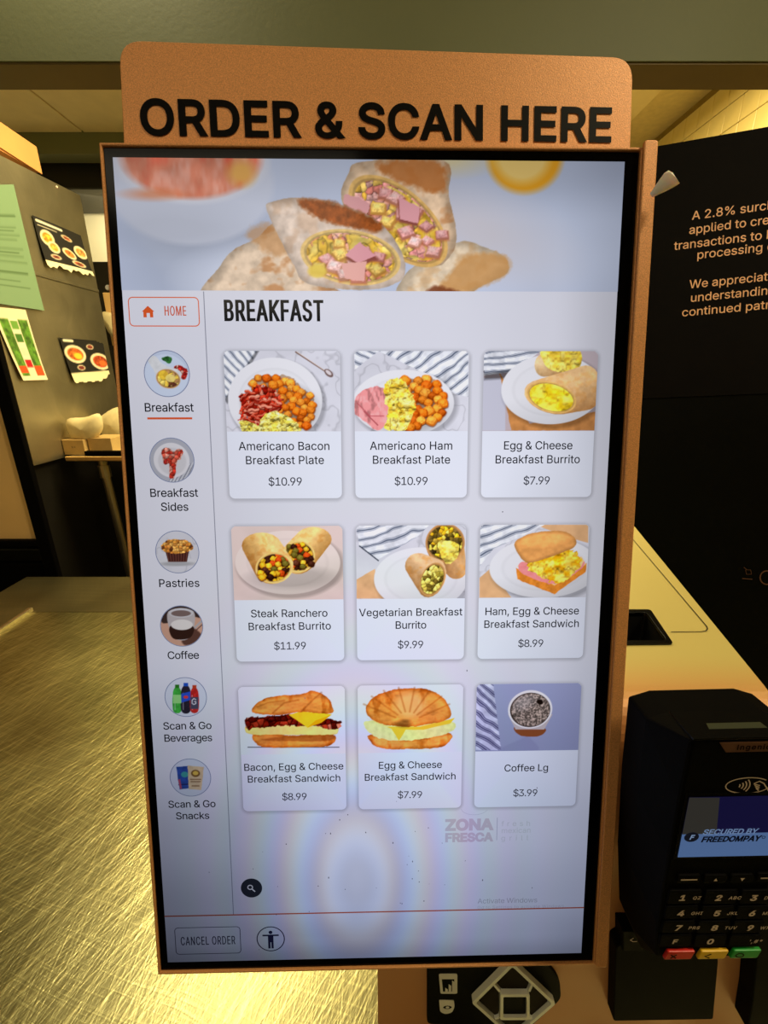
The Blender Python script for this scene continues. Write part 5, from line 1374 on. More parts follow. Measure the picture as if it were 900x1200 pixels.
# recess walls and floor
def well(name, fr, loop, z0, z1, mat, parent):
    V = [fr.at(x, y, z0) for x, y in loop] + [fr.at(x, y, z1) for x, y in loop]
    n = len(loop)
    F = [(i, i + n, (i + 1) % n + n, (i + 1) % n) for i in range(n)] + [tuple(range(n))]
    return mk(name, V, F, mat, parent)
well('slot_recess', TOPF, inner_slot, -0.030, 0.001, 'darker', kiosk)
slab('receipt_paper', TOPF, [tq(704, 751), tq(766, 750.5), tq(762, 744), tq(704, 746)], -.024, -.018, 'kraft', kiosk)
def seam(name, pts, w=.0009):
    V, F = stroke(pts, w)
    return flat(name, TOPF, V, F, .0007, 'dark', kiosk)
seam('lid_seam', [tq(730, 618), tq(740, 630.5)] + [tq(740 + 88 * k / 6, 630.5 + 104 * k / 6) for k in range(1, 7)] + [tq(829, 737.5), tq(827, 740), tq(822, 740.8), tq(786, 741.2)])
# --- navigation pad below the screen
FCE = Frame((0, FACE_Y, 1.0), (1, 0, 0), (0, 0, 1))
def fq(u, v): return tuple(FCE.hit(u, v))
pad = fillet([fq(500, 1120), fq(500, 1193.5), fq(568, 1195.5), fq(585, 1208), fq(604, 1212), fq(656, 1164), fq(654, 1141), fq(636, 1118)], [0, .006, .004, .004, .006, .008, .01, .004], 4)
padf = slab('keypad_plate', FCE, pad, 0.0, 0.004, 'black', kiosk, bevel=.0008)
D = [fq(550.5, 1159), fq(598.6, 1203), fq(647, 1160), fq(597, 1112)]
Dc = np.mean(D, 0)
def sc(ps, k, c=None): c = Dc if c is None else c; return [tuple(c + (np.array(p) - c) * k) for p in ps]
slab('diamond_rim', FCE, fillet(D, .003), 0.004, 0.0095, 'chrome', padf, holes=[fillet(sc(D, .90), .003)], bevel=.0008)
slab('diamond_well', FCE, sc(D, .91), 0.004, 0.0048, 'black', padf)
sq = [fq(583, 1147), fq(583, 1177), fq(616.5, 1177), fq(616.5, 1147)]
slab('square_rim', FCE, fillet(sc(sq, 1.0, np.mean(sq, 0)), .002), 0.0048, 0.0105, 'chrome', padf, holes=[fillet(sc(sq, .8, np.mean(sq, 0)), .0015)], bevel=.0006)
slab('centre_button', FCE, fillet(sc(sq, .78, np.mean(sq, 0)), .0015), 0.0048, 0.0085, 'black', padf, bevel=.0006)
sqc = np.mean(sq, 0)
Di = sc(D, .885)
for i in range(4):
    a, b = np.array(Di[i]), np.array(Di[(i + 1) % 4])
    # rib from the square's corner to the middle of each side
    ci = np.array(sq[[1, 2, 3, 0][i]])
    m = (a + b) / 2
    d = (m - ci); d /= np.linalg.norm(d); w = np.array([-d[1], d[0]]) * .0011
    slab('rib', FCE, [tuple(ci - w), tuple(m - w), tuple(m + w), tuple(ci + w)], .0048, .0088, 'chrome', padf)
# four arrow buttons between the ribs
for i in range(4):
    cor = np.array(Di[i]); m0 = (np.array(Di[i - 1]) + cor) / 2; m1 = (cor + np.array(Di[(i + 1) % 4])) / 2
    s0 = np.array(sq[[0, 1, 2, 3][i]]); s1 = np.array(sq[[1, 2, 3, 0][i]])
    P = [cor, m1, s1, s0, m0]
    cc = np.mean(P, 0)
    P = [tuple(cc + (p - cc) * .86) for p in P]
    slab('arrow_button', FCE, fillet(P, .0012), .0048, .0075, 'petal', padf, bevel=.0006)
# printed volume and headphone-socket marks
o_ = fillet([fq(513.5, 1134), fq(515.5, 1157), fq(535, 1157), fq(535, 1134)], .0022)
i_ = [fq(517, 1140), fq(518.5, 1155), fq(532, 1155), fq(531.5, 1140)]
slab('volume_mark', FCE, o_, .004, .0044, 'icon_white', padf, holes=[i_])
V2, F2 = merge2([([fq(521 + k * 4, 1155), fq(524 + k * 4, 1155), fq(524 + k * 4, 1152 - k * 4.2), fq(521 + k * 4, 1150 - k * 4.2)], [(0, 1, 2, 3)]) for k in range(3)])
flat('volume_bars', FCE, V2, F2, .0043, 'icon_white', padf)
hp = fillet([fq(514, 1164.5), fq(515, 1178), fq(521, 1181), fq(529, 1179), fq(532, 1172), fq(531, 1165)], [.001, .003, .003, .003, .003, .001])
hc = np.mean(hp, 0)
slab('headphone_mark', FCE, hp, .004, .0044, 'icon_white', padf, holes=[[tuple(hc + .0042 * np.array([math.cos(a * math.pi / 6), .75 * math.sin(a * math.pi / 6)])) for a in range(12)]])
V2 = [tuple(hc + .0018 * np.array([math.cos(a * math.pi / 6), math.sin(a * math.pi / 6)])) for a in range(12)]
flat('headphone_dot', FCE, V2, [tuple(range(12))], .0043, 'icon_white', padf)
# --- small screws
def screw(fr, x, y, z, r, parent, mat='white_plastic', name='screw'):
    slab(name, fr, [(x + r * math.cos(a * math.pi / 5), y + r * math.sin(a * math.pi / 5)) for a in range(10)], z, z + r * .6, mat, parent, bevel=r * .2)
xs_, ys_ = SCR.hit(126.5, 337)
screw(SCR, xs_, ys_, -0.0005, .0016, kiosk)
# ------------------------------------------------------------------ card payment terminal on its bracket
TY = 0.172
TF = Frame((0, TY, 1.22), (0.9995, 0.0, 0.03), (0, 0.055, 1))
TF.o = np.array([0.205, TY, 1.20])
def tp(u, v, off=0.0): return tuple(TF.hit(u, v, off))
term = thing('card_terminal', 'black card payment terminal with number keypad and lit display, mounted on the kiosk front', 'card terminal', (0.21, 0.21, 1.09))
ax_ = tp(838, 1048)[0]
def mir(p): return (2 * ax_ - p[0], p[1])
# outer (rear) outline and inner (front) outline
ol = [tp(757, 842, -.026), tp(747, 930, -.026), tp(741, 1020, -.026), tp(742, 1088, -.026), tp(752, 1112, -.026)]
ol = [(x, y) for x, y in ol]
tl = tp(784, 834, -.026)
topy = tl[1]
outer_l = [(tl[0], topy)] + ol
outer_t = outer_l + [mir(p) for p in reversed(outer_l)]
il = [tp(812, 867), tp(810.5, 871), tp(797, 936), tp(785, 1000), tp(771, 1080), tp(768, 1120)]
outer_t = [tuple(p) for p in outer_t]
inner_t = il + [mir(p) for p in reversed(il)]
n = len(outer_t)
V = [TF.at(x, y, -.046) for x, y in outer_t] + [TF.at(x, y, -.026) for x, y in outer_t] + [TF.at(x, y, 0) for x, y in inner_t]
F = []
for i in range(n):
    j = (i + 1) % n
    F += [(i, j, j + n, i + n), (i + n, j + n, j + 2 * n, i + 2 * n)]
F = [f for f in F]
F.append(tuple(range(2 * n, 3 * n)))
F.append(tuple(reversed(range(n))))
casing = mk('casing', V, F, 'black_soft', term, bevel=.0016)
# rim light edges: thin raised seam along the upper chamfer
V, F = tube_v([TF.at(*tl, -.0255), TF.at(*tp(812, 866), .0002), TF.at(*mir(tp(812, 866)), .0002), TF.at(*mir(tl), -.0255)], .0005, 6)
mk('edge_seam', V, F, 'black_gloss', term)
def tslab(name, pts, z0, z1, mat, parent=None, **kw): return slab(name, TF, pts, z0, z1, mat, parent or term, **kw)
# sensor window and nameplate in the sloping upper part
A = tp(833, 853, -.009); B = tp(835, 863.5, -.004)
gw = [(A[0], A[1]), (B[0], B[1]), mir(B), mir(A)]
V = [TF.at(*gw[0], -.0125), TF.at(*gw[1], -.0035), TF.at(*gw[2], -.0035), TF.at(*gw[3], -.0125)]
mk('sensor_window', V, [(0, 1, 2, 3)], 'grey_strip', term)
y0_ = tp(843, 870)[1]; y1_ = tp(850, 881)[1]; xa_ = tp(843, 870)[0]; xb_ = tp(850, 881)[0]
npl = tslab('nameplate', [(xa_, y0_), (xb_, y1_), (2 * ax_ - xb_, y1_), (2 * ax_ - xa_, y0_)], 0, .0004, 'brown_strip')
cap_ = (y0_ - y1_) * .5
V, F = text_geo('ingenico', cap_, bold=22, width=.021, anchor='l')
lx_ = tp(862, 878)[0]
flat('name_lettering', TF, [(lx_ + x, y1_ + (y0_ - y1_) * .28 + y) for x, y in V], F, .0006, 'ink_black', npl)
# contactless mark
cx_, cy_ = tp(876, 920)
def E2(a0, a1, rx, ry, n=20, ox=0, oy=0): return [(cx_ + ox + rx * math.cos(math.radians(a0 + (a1 - a0) * k / n)), cy_ + oy + ry * math.sin(math.radians(a0 + (a1 - a0) * k / n))) for k in range(n + 1)]
it = [stroke(E2(40, 345, .0122, .0054, 28), .0006)]
for r in (.0018, .0036, .0054, .0072):
    it.append(stroke(E2(-38, 38, r, r * .9, 8, ox=-.0062, oy=0), .0007))
it.append(stroke([(cx_ + .0125, cy_ - .0045), (cx_ + .0085, cy_ + .0012), (cx_ + .0058, cy_ + .0028), (cx_ + .003, cy_ + .0012)], .0007))
for k in range(4):
    it.append(stroke([(cx_ + .003 + .0006 * k, cy_ + .0010 - .0010 * k), (cx_ + .0066, cy_ - .0002 - .0012 * k)], .0006))
V, F = merge2(it)
flat('contactless_mark', TF, V, F, .0003, 'key_ink', term)
# display of the terminal: own light
q0, q1, q2 = tp(806.6, 933), tp(793, 1003), tp(842, 933)
dl = [q0, q1, mir(q1), mir(q0)]
tslab('display_glass', [(p[0] + (-.002 if p[0] < ax_ else .002), p[1] + (.002 if p[1] > (q0[1] + q1[1]) / 2 else -.002)) for p in dl], 0.0, .0005, 'black_gloss')
def glow(name, pts, z, rgb, parent):
    V = [TF.at(x, y, z) for x, y in pts]
    return mk(name, V, [tuple(range(len(pts)))], 'display', parent, ink=np.tile(lin(rgb), (len(pts), 1)))
hgt = q0[1] - q1[1]; ym = tp(800, 976)[1]
def xl_at(y): return q1[0] + (q0[0] - q1[0]) * (y - q1[1]) / hgt
tdisp = glow('display_upper', [(xl_at(ym), ym), (q0[0], q0[1]), mir(q0), mir((xl_at(ym), ym))][::-1], .0008, (17, 15, 48), term)
glow('display_grey_patch', [(xl_at(ym), ym), (tp(838, 976)[0], ym), tp(842, 933), q0][::1], .0009, (44, 42, 38), tdisp)
glow('display_band', [q1, mir(q1), mir((xl_at(ym), ym)), (xl_at(ym), ym)], .0008, (72, 96, 136), tdisp)
bx, by = tp(809, 979)
glow('round_logo', [(bx + .0042 * math.cos(a * math.pi / 12), by + .0036 * math.sin(a * math.pi / 12)) for a in range(24)], .0010, (16, 18, 26), tdisp)
def tglow(name, s, x, y, cap, w, rgb, bold, parent, z=.0011):
    V2, F = text_geo(s, cap, width=w, bold=bold, anchor='l', stretch=True)
    V2 = [(x + a + b * .22, y + b) for a, b in V2]      # slanted capitals
    P = [TF.at(a, b, z) for a, b in V2]
    return mk(name, P, F, 'display', parent, ink=np.tile(lin(rgb), (len(P), 1)))
tglow('logo_letter', 'F', bx - .0012, by - .0016, .0032, .0024, (110, 130, 160), 30, tdisp)
sx0, sy0 = tp(821, 976.5); sx1, _ = tp(884.5, 975.5)
tglow('secured_lettering', 'SECURED BY', sx0, sy0 + .0004, .0036, sx1 - sx0, (96, 118, 152), 22, tdisp)
fx0, fy0 = tp(819.5, 984.5); fx1, _ = tp(888, 983)
tglow('service_lettering', 'FREEDOMPAY', fx0, fy0, .0038, fx1 - fx0, (8, 10, 20), 40, tdisp)
rx_, ry_ = tp(893, 979)
V, F = stroke([(rx_ + .0009 * math.cos(a * math.pi / 6), ry_ + .0009 * math.sin(a * math.pi / 6)) for a in range(12)], .0004, True)
mk('registered_mark', [TF.at(a, b, .0011) for a, b in V], F, 'display', tdisp, ink=np.tile(lin((8, 10, 20)), (len(V), 1)))
# keys
def key(cx, cy, w, h, mat='black', name='key'):
    return slab(name, TF, rrect(cx - w / 2, cy - h / 2, cx + w / 2, cy + h / 2, .0012, 3), .0, .0016, mat, term, bevel=.0005)
colx = [(tp(806, 1048)[0], tp(803, 1066)[0], tp(800, 1083)[0], tp(797, 1099)[0])]
cols = []
for row, (vy, us) in enumerate(((1048, (806, 848, 889)), (1066, (804, 846, 887)), (1083, (801, 843, 884.5)), (1099, (797, 838, 880)))):
    cols.append([tp(u, vy) for u in us])
LEG = [['1', '2', '3'], ['4', '5', '6'], ['7', '8', '9'], ['F', '0', '']]
SUB = [['QZ', 'ABC', 'DEF'], ['GHI', 'JKL', 'MNO'], ['PRS', 'TUV', 'WXY'], ['', '', "',#*"]]
pitch = cols[0][1][0] - cols[0][0][0]
for r in range(4):
    rp = abs(cols[min(r, 2)][0][1] - cols[min(r, 2) + 1][0][1])
    for c in range(3):
        x, y = cols[r][c]
        kx = ax_ + (c - 1) * pitch * 1.0 + .0022
        k = key(kx, y, pitch * .9, rp * .84)
        it = []
        capk = .0042 if LEG[r][c] != 'F' else .0034
        if LEG[r][c]:
            Vt, Ft = text_geo(LEG[r][c], capk, bold=34, anchor='c', sx=1.15)
            it.append(([(x - .0046 + a + b * .18, y - capk / 2 + b) for a, b in Vt], Ft))
        if SUB[r][c]:
            big = r == 3
            Vt, Ft = text_geo(SUB[r][c], .0030 if big else .0024, bold=14, anchor='l', track=60)
            it.append(([((x + .0016 if not big else x - .003) + a + b * .18, y - .0014 + b) for a, b in Vt], Ft))
        V, F = merge2(it)
        flat('legend', TF, V, F, .0019, 'key_ink', k)
for u, v, w in ((805, 1027, 'bar'), (836, 1027, 'up'), (867, 1026.5, 'down'), (898, 1025, 'bar')):
    x, y = tp(u, v)
    k = key(x, y, pitch * .62, .0062, name='function_key')
    if w == 'bar': V2 = [(x - .0048, y - .0005), (x + .0048, y - .0005), (x + .0048, y + .0005), (x - .0048, y + .0005)]; F = [(0, 1, 2, 3)]
    elif w == 'up': V2 = [(x - .0011, y - .001), (x + .0011, y - .001), (x, y + .0012)]; F = [(0, 1, 2)]
    else: V2 = [(x - .0013, y + .001), (x, y - .0014), (x + .0013, y + .001)]; F = [(0, 1, 2)]
    flat('legend', TF, V2, F, .0019, 'key_ink', k)
for (u, v, mat, s, lab) in ((793.5, 1115, 'red', 'x', 'red cancel key'), (832.5, 1114.5, 'yellow', '<', 'yellow clear key'), (870.5, 1113.5, 'green', 'o', 'green confirm key')):
    x, y = tp(u, v)
    w, h = pitch * .78, .0070
    P = [(x - w / 2 - .0008, y - h / 2), (x + w / 2 - .0006, y - h / 2), (x + w / 2 + .0012, y + h / 2), (x - w / 2 + .0010, y + h / 2)]
    k = slab('colour_key', TF, fillet(P, .001), 0, .0022, mat, term, bevel=.0005)
    k['label'] = lab
    if s == 'x': V, F = merge2([stroke([(-.0018, -.0016), (.0018, .0016)], .001), stroke([(-.0018, .0016), (.0018, -.0016)], .001)]); dx = -.004
    elif s == '<': V, F = stroke([(.0022, .0018), (-.0016, 0), (.0016, -.0018)], .001); dx = -.0038
    else: V, F = stroke([(.0024 * math.cos(a * math.pi / 8), .0017 * math.sin(a * math.pi / 8)) for a in range(16)], .0009, True); dx = -.004
    flat('legend', TF, [(x + dx + a, y + b) for a, b in V], F, .0026, 'ink_black', k)
# bracket that carries the terminal: clamp plate on the kiosk face, arm and side hook
def bq(u, v, y=FACE_Y - .012):
    P = cast(u, v, (0, y, 0), (0, 1, 0)); return P[0], P[2]
def yslab(name, pts, y0, y1, mat, parent, **kw):
    fr = Frame((0, y1, 0), (1, 0, 0), (0, 0, 1))
    return slab(name, fr, pts, 0, y1 - y0, mat, parent, **kw)
FB = Frame((0, FACE_Y, 0), (1, 0, 0), (0, 0, 1))
br = [bq(722, 1110), bq(719, 1197), bq(836, 1195), bq(842, 1128), bq(838, 1080), bq(775, 1080)]
slab('bracket_plate', FB, fillet(br, .003), 0.0, .012, 'black_soft', term, bevel=.001)
br2 = [bq(884, 1100), bq(878, 1165), bq(872, 1200), bq(905, 1215), bq(915, 1100)]
slab('bracket_side', FB, br2, 0.0, .016, 'black_soft', term, bevel=.001)
slab('bracket_arm', FB, [bq(775, 1060), bq(775, 1088), bq(930, 1088), bq(930, 960), bq(800, 960)], 0.0, .030, 'black_soft', term, bevel=.001)
hk = [bq(729, 1089), bq(729, 1112), bq(752, 1112), bq(752, 1089)]
slab('hook', FB, hk, 0.0, .0135, 'black', term, bevel=.0008)
hx_, hy_ = bq(743, 1103, FACE_Y - .0142)
V, F = stroke([(hx_ - .001, hy_ + .0035), (hx_ - .0032, hy_ + .001), (hx_ - .0005, hy_ - .001), (hx_ + .0028, hy_ - .0008)], .0009)
flat('hook_mark', FB, V, F, .0140, 'key_ink', term)
# ------------------------------------------------------------------ things around the kiosk
# --- twisted cream tag sticking out of the right flange
P0 = S(1150, 130, .001)
def sidepx(u, v, y): return cast(u, v, (0, y, 0), (0, 1, 0))
ya_ = P0[1]
pts = [(763, 229), (768, 225), (776, 218), (784, 211), (789, 208), (792.5, 208.5)]
ws_ = [2.6, 4.5, 7.5, 10, 10, 7.5]
V = []; F = []
nr = 10
for i, ((u, v), w) in enumerate(zip(pts, ws_)):
    a = sidepx(u, v, ya_ - .004 - .0012 * i)
    nx, ny = .55, .83
    for k in range(nr):
        t = 2 * math.pi * k / nr
        du = w * math.cos(t) * nx; dv = w * math.cos(t) * ny
        q = sidepx(u + du, v + dv, ya_ - .004 - .0012 * i - (.35 if i < 4 else .5) * w * .0006 * math.sin(t))
        V.append(q)
for i in range(len(pts) - 1):
    for k in range(nr): F.append((i * nr + k, i * nr + (k + 1) % nr, (i + 1) * nr + (k + 1) % nr, (i + 1) * nr + k))
F.append(tuple(range(nr))[::-1]); F.append(tuple(range((len(pts) - 1) * nr, len(pts) * nr)))
tagob = mk('tape_tab', V, F, 'white_plastic', smooth=True)
tag(tagob, 'folded cream tape tab sticking out of the top right of the screen housing', 'tape')

# --- black side panel with the printed notice
N_R = np.array([.973, -.219, .068]); N_U = np.array([.015, .22, .975])
NP = Frame((0.50, 0.86, 1.46), N_R, N_U)
NP.o = cast(751, 467, (0.50, 0.86, 1.46), np.cross(N_R, N_U))
def np_(u, v, off=0.0): return tuple(NP.hit(u, v, off))
tl_ = np_(766.5, 172); tr_ = np_(900, 148.5); bl_ = np_(751, 467); brr = np_(900, 461)
wid = 0.48
panel = thing('side_panel', 'tall glossy black panel standing to the right of the kiosk', 'panel', NP.at(.2, -.58, -.02))
xl_ = (tl_[0] + bl_[0]) / 2 - .004
slab('panel_board', NP, [(xl_ - .012, -.60 + .03), (xl_ + wid + .02, -.60 + .03), (xl_ + wid + .02, tl_[1] + .0), (xl_ - .012, tl_[1] + .0)], -.025, -.0022, 'black_gloss', panel, bevel=.001)
for (u, v, s) in ((758, 618, 1), (787, 630, 1.1), (820, 639, 1.2)):
    pass
sl = math.atan2(tr_[1] - tl_[1], tr_[0] - tl_[0])
notice = slab('surcharge_notice', NP, [(tl_[0], tl_[1]), (bl_[0], 0.0), (bl_[0] + wid, (brr[1] - bl_[1]) / (brr[0] - bl_[0]) * wid), (tl_[0] + wid, tl_[1] + math.tan(sl) * wid)], -.0014, 0.0, 'poster')
ORG[notice] = ORG[notice]
tag(notice, 'matte black surcharge notice with pale copper lettering beside the screen', 'sign')
LN = [("A 2.8% surcharge is being", (810.5, 257.8), (895, 246.0)), ("applied to credit card", (807, 274.4), (900, 262.8)), ("transactions to help cover", (789.5, 293.3), (892, 280.7)),
      ("processing costs.", (816, 305), (893.5, 296.5)), ("We appreciate your", (808, 338.2), (900, 328.3)), ("understanding and", (808.5, 354), (900, 343.3)), ("continued patronage.", (798.5, 371), (900, 360.2))]
# width of the letters that stand inside the photograph fixes the scale of every line
PART = ['A 2.8% surc', 'applied to cre', 'transactions to', 'processing', 'We appreciat', 'understandin', 'continued patr']
def plain_w(s, cap): return sum(GLYPH[ch][0] for ch in s) * cap / CAP
fits = [((805.5 + 5, 257.8), (898, 246.2)), ((807, 274.6), (901.5, 262.7)), ((789.5, 293.2), (893, 280.6)), ((816, 303.7), (894, 295.2)), ((807.5, 338.2), (899.5, 328.2)), ((808.5, 354), (900, 343.3)), ((798.5, 371), (902, 360.0))]
scs = []
for s, (a, b) in zip(PART, fits):
    p, q = np.array(np_(*a)), np.array(np_(*b))
    scs.append(np.hypot(*(q - p)) / plain_w(s, 1.0))
capn = float(np.median(scs))
VV, FF_ = [], []
its = []
slope = np.median([math.atan2(np_(*b)[1] - np_(*a)[1], np_(*b)[0] - np_(*a)[0]) for a, b in fits])
full = ['A 2.8% surcharge is being', 'applied to credit card', 'transactions to help cover', 'processing costs.', 'We appreciate your', 'understanding and', 'continued patronage.']
for s, part, (a, b) in zip(full, PART, fits):
    p, q = np.array(np_(*a)), np.array(np_(*b))
    k = np.hypot(*(q - p)) / plain_w(part, 1.0)
    V, F = text_geo(s, capn, bold=5, anchor='l', sx=k / capn)
    dx_, dy_ = math.cos(slope), math.sin(slope)
    its.append(([(p[0] + x * dx_ - y * dy_, p[1] + x * dy_ + y * dx_) for x, y in V], F))
for (V, F) in its:
    keep = [(x, y) for x, y in V]
    flat('notice_lettering', NP, keep, F, .0004, 'ink_copper', notice)
# reflections in the glossy panel, put in as flat coloured marks
for nm, pts_, w_ in (('reflection_ring', [(899 + 8 * math.cos(a * math.pi / 8), 677 + 8 * math.sin(a * math.pi / 8)) for a in range(16)], .0022), ):
    V, F = stroke([np_(*p) for p in pts_], w_, True)
    flat(nm, NP, V, F, -.0008, 'brown_strip', panel)
V, F = stroke([np_(870, 678), np_(882, 679)], .0014)
flat('reflection_line', NP, V, F, -.0008, 'brown_strip', panel)
V, F = merge2([stroke([np_(874, 668), np_(880, 668), np_(881, 673), np_(875, 673)], .001, True), stroke([np_(872, 665), np_(876, 668)], .001)])
flat('reflection_mark', NP, V, F, -.0008, 'brown_strip', panel)

# --- stainless worktop, its raised rear ledge and the sheet lying on it at the left
CY1 = 1.25
top = thing('steel_worktop', 'scratched stainless steel worktop under the kiosk', 'worktop', (-.3, .5, 0.0))
zC = COUNTER
box('worktop_sheet', -1.9, -.05, zC - .04, 1.3, CY1 - .205, zC, 'worktop', top, bevel=.002)
box('rear_ledge', -1.17, CY1 - .204, zC - .04, 1.3, CY1 + .01, zC + .0, 'ledge_steel', top, bevel=.001)
box('cabinet_front', -1.9, .02, 0.0, 1.3, CY1 - .2, zC - .04, 'steel', top)
sheet = thing('steel_sheet', 'flat steel sheet with a bright edge lying on the left of the worktop', 'sheet', (-1.2, .9, zC))
sx = cast(39, 713, (0, 0, zC + .008), (0, 0, 1)); sx2 = cast(0, 743, (0, 0, zC + .008), (0, 0, 1))
box('sheet_top', -1.75, .55, zC + .0003, sx[0] - .012, sx[1], zC + .008, 'ledge_steel', sheet, bevel=.001)
box('edge_strip', sx[0] - .012, .55, zC + .0003, sx[0], sx[1], zC + .012, 'steel_bright', sheet, bevel=.0015)

# --- room
def struct(o):
    o['kind'] = 'structure'; return o
HY0, HY1 = 1.152, 1.243
HZ = 1.5 + .62
CEIL = 2.75
struct(box('floor', -2.4, -2.2, -.05, 1.75, 3.9, 0, 'floor'))
hd = struct(box('wall_front', -2.2, HY0, HZ, 1.55, HY1, CEIL + .1, 'header'))
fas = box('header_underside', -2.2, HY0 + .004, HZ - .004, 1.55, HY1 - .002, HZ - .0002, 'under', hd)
struct(box('ceiling', -2.4, -2.2, CEIL + .02, 1.75, 3.9, CEIL + .1, 'grid'))
ceil_o = bpy.data.objects['ceiling']
# ceiling tiles of the kitchen and customer sides, each laid in its grid
bm_v, bm_f = boxv(-.292, -.292, 0, .292, .292, .018)
tile_me = None
gx = [-1.66 + .594 * k for k in range(-1, 6)]
gy = [2.48 + .594 * k for k in range(-2, 3)]
for i in range(len(gx) - 1):
    for j in range(len(gy) - 1):
        if gy[j] < HY1 - .02: continue
        if tile_me is None:
            t = mk('ceiling_tile', [(x, y, z + CEIL) for x, y, z in bm_v], bm_f, 'ceil_tile', ceil_o, bevel=.003)
            # store tile mesh centred on its own origin
            import_org = ORG[ceil_o]
            for v in t.data.vertices: v.co += Vector(import_org) - Vector((0, 0, CEIL))
            tile_me = t.data
        else:
            t = bpy.data.objects.new('ceiling_tile', tile_me); COL.objects.link(t); t.parent = ceil_o
            b = t.modifiers.new('bevel', 'BEVEL'); b.width = .003; b.segments = 1
        t.location = Vector(((gx[i] + gx[i + 1]) / 2, (gy[j] + gy[j + 1]) / 2, CEIL - .0005)) - Vector(import_org)
# right kitchen wall with glazed tiles
WR = 1.55
wr = struct(box('wall_right', WR + .012, -2.2, 0, WR + .12, 3.9, CEIL + .02, 'grout'))
tv, tf_ = boxv(0, -.0486, -.0486, .011, .0486, .0486)
tm = None
zt = [1.5 + .895 - .1 + .1 * k for k in range(-4, 5)]
for yy in [1.36 + .1 * k for k in range(0, 19)]:
    for k in range(0, 8):
        z = CEIL - .06 - .1 * k - .045 + .04
        if tm is None:
            t = mk('wall_tile', [(WR + .001 + x, 0 + y, z + zz) for x, y, zz in tv], tf_, 'wall_tile', wr, bevel=.002, seg=1)
            for v in t.data.vertices: v.co += Vector(ORG[wr]) - Vector((WR + .001, 0, z))
            tm = t.data
        else:
            t = bpy.data.objects.new('wall_tile', tm); COL.objects.link(t); t.parent = wr
            b = t.modifiers.new('bevel', 'BEVEL'); b.width = .002; b.segments = 1
        t.location = Vector((WR + .001 + random.uniform(0, .0008), yy, z)) - Vector(ORG[wr])
struct(box('wall_back', -2.4, 3.5, 0, 1.75, 3.6, CEIL + .02, 'plaster'))
struct(box('wall_left', -2.4, -2.2, 0, -2.3, 3.9, CEIL + .02, 'plaster'))
struct(box('wall_rear', -2.4, -2.2, 0, 1.75, -2.1, CEIL + .02, 'header'))
# soffit beam and the dark hood hanging behind it
zb = 1.5 + 1.15
struct(box('trim_1', -2.3, 2.89, zb, .6, 3.0, CEIL + .02, 'header'))
hood = tag(box('extractor_hood', -2.2, 3.02, 1.5 + 1.03, .4, 3.45, CEIL, 'darker', bevel=.01), 'dark hood hanging below the far ceiling beam', 'hood')

# --- steel cabinet side at the left with papers taped to it
c_ = 1.3
CF = Frame((-c_, 2.0, 1.5), (0, 1, 0), (0, 0, 1))   # looks towards +x
def cq(u, v): return tuple(CF.hit(u, v))
zt0, zt1 = cq(0, 182)[1], cq(94, 229)[1]
ztop = (zt0 + zt1) / 2
yfar = cq(94, 229)[0]
ynear = 1.56 - 2.0
zbot = cq(80, 535)[1]
cab = thing('steel_cabinet', 'tall steel cabinet at the left with papers taped to its side', 'cabinet', (-c_ - .3, 1.85, 1.5 + zbot))
slab('side_sheet', CF, [(ynear, zbot), (yfar, zbot), (yfar, zt1), (ynear, zt1 + (zt0 - zt1) * 1.4)], -.003, 0, 'steel', cab, bevel=.0008)
box('cabinet_carcass', -c_ - .55, 2.0 + ynear + .01, 1.5 + zbot + .01, -c_ - .004, 2.0 + yfar - .01, 1.5 + zt1 - .02, 'steel', cab)
for u, v in ((66.5, 219), ):
    x, y = cq(u, v); slab('rivet', CF, [(x + .004 * math.cos(a * math.pi / 4), y + .004 * math.sin(a * math.pi / 4)) for a in range(8)], 0, .002, 'white_plastic', cab)
p_, q_ = cq(45, 322), cq(118, 342)
slab('panel_bead', CF, [(ynear, (p_[1] + q_[1]) / 2 - .006), (yfar, (p_[1] + q_[1]) / 2 - .006), (yfar, (p_[1] + q_[1]) / 2 + .006), (ynear, (p_[1] + q_[1]) / 2 + .006)], 0, .004, 'steel', cab, bevel=.002, seg=3)
# stand below the cabinet
slab('cabinet_stand', CF, [(ynear + .02, -1.5), (yfar - .02, -1.5), (yfar - .02, zbot), (ynear + .02, zbot)], -.5, -.03, 'dark', cab)
yb = thing('card_box', 'yellow card box standing on top of the steel cabinet', 'box', (-c_ - .2, 1.8, 1.5 + zt1))
q1_, q2_, q3_ = cq(0, 130), cq(44, 172), cq(51, 205)
CFb = Frame((-c_ - .004, 2.0, 1.5), (0, 1, 0), (0, 0, 1))
slab('box_side', CFb, [(ynear, zt1 + .018), (q3_[0], zt1), (q2_[0], q2_[1]), (ynear, q2_[1] + .012)], -.006, 0, 'yellow_box', yb)
slab('box_body', CFb, [(ynear + .004, zt1 + .002), (q3_[0] - .004, zt1 + .002), (q2_[0] - .004, q2_[1] - .003), (ynear + .004, q2_[1] - .003)], -.3, -.006, 'yellow_box', yb)

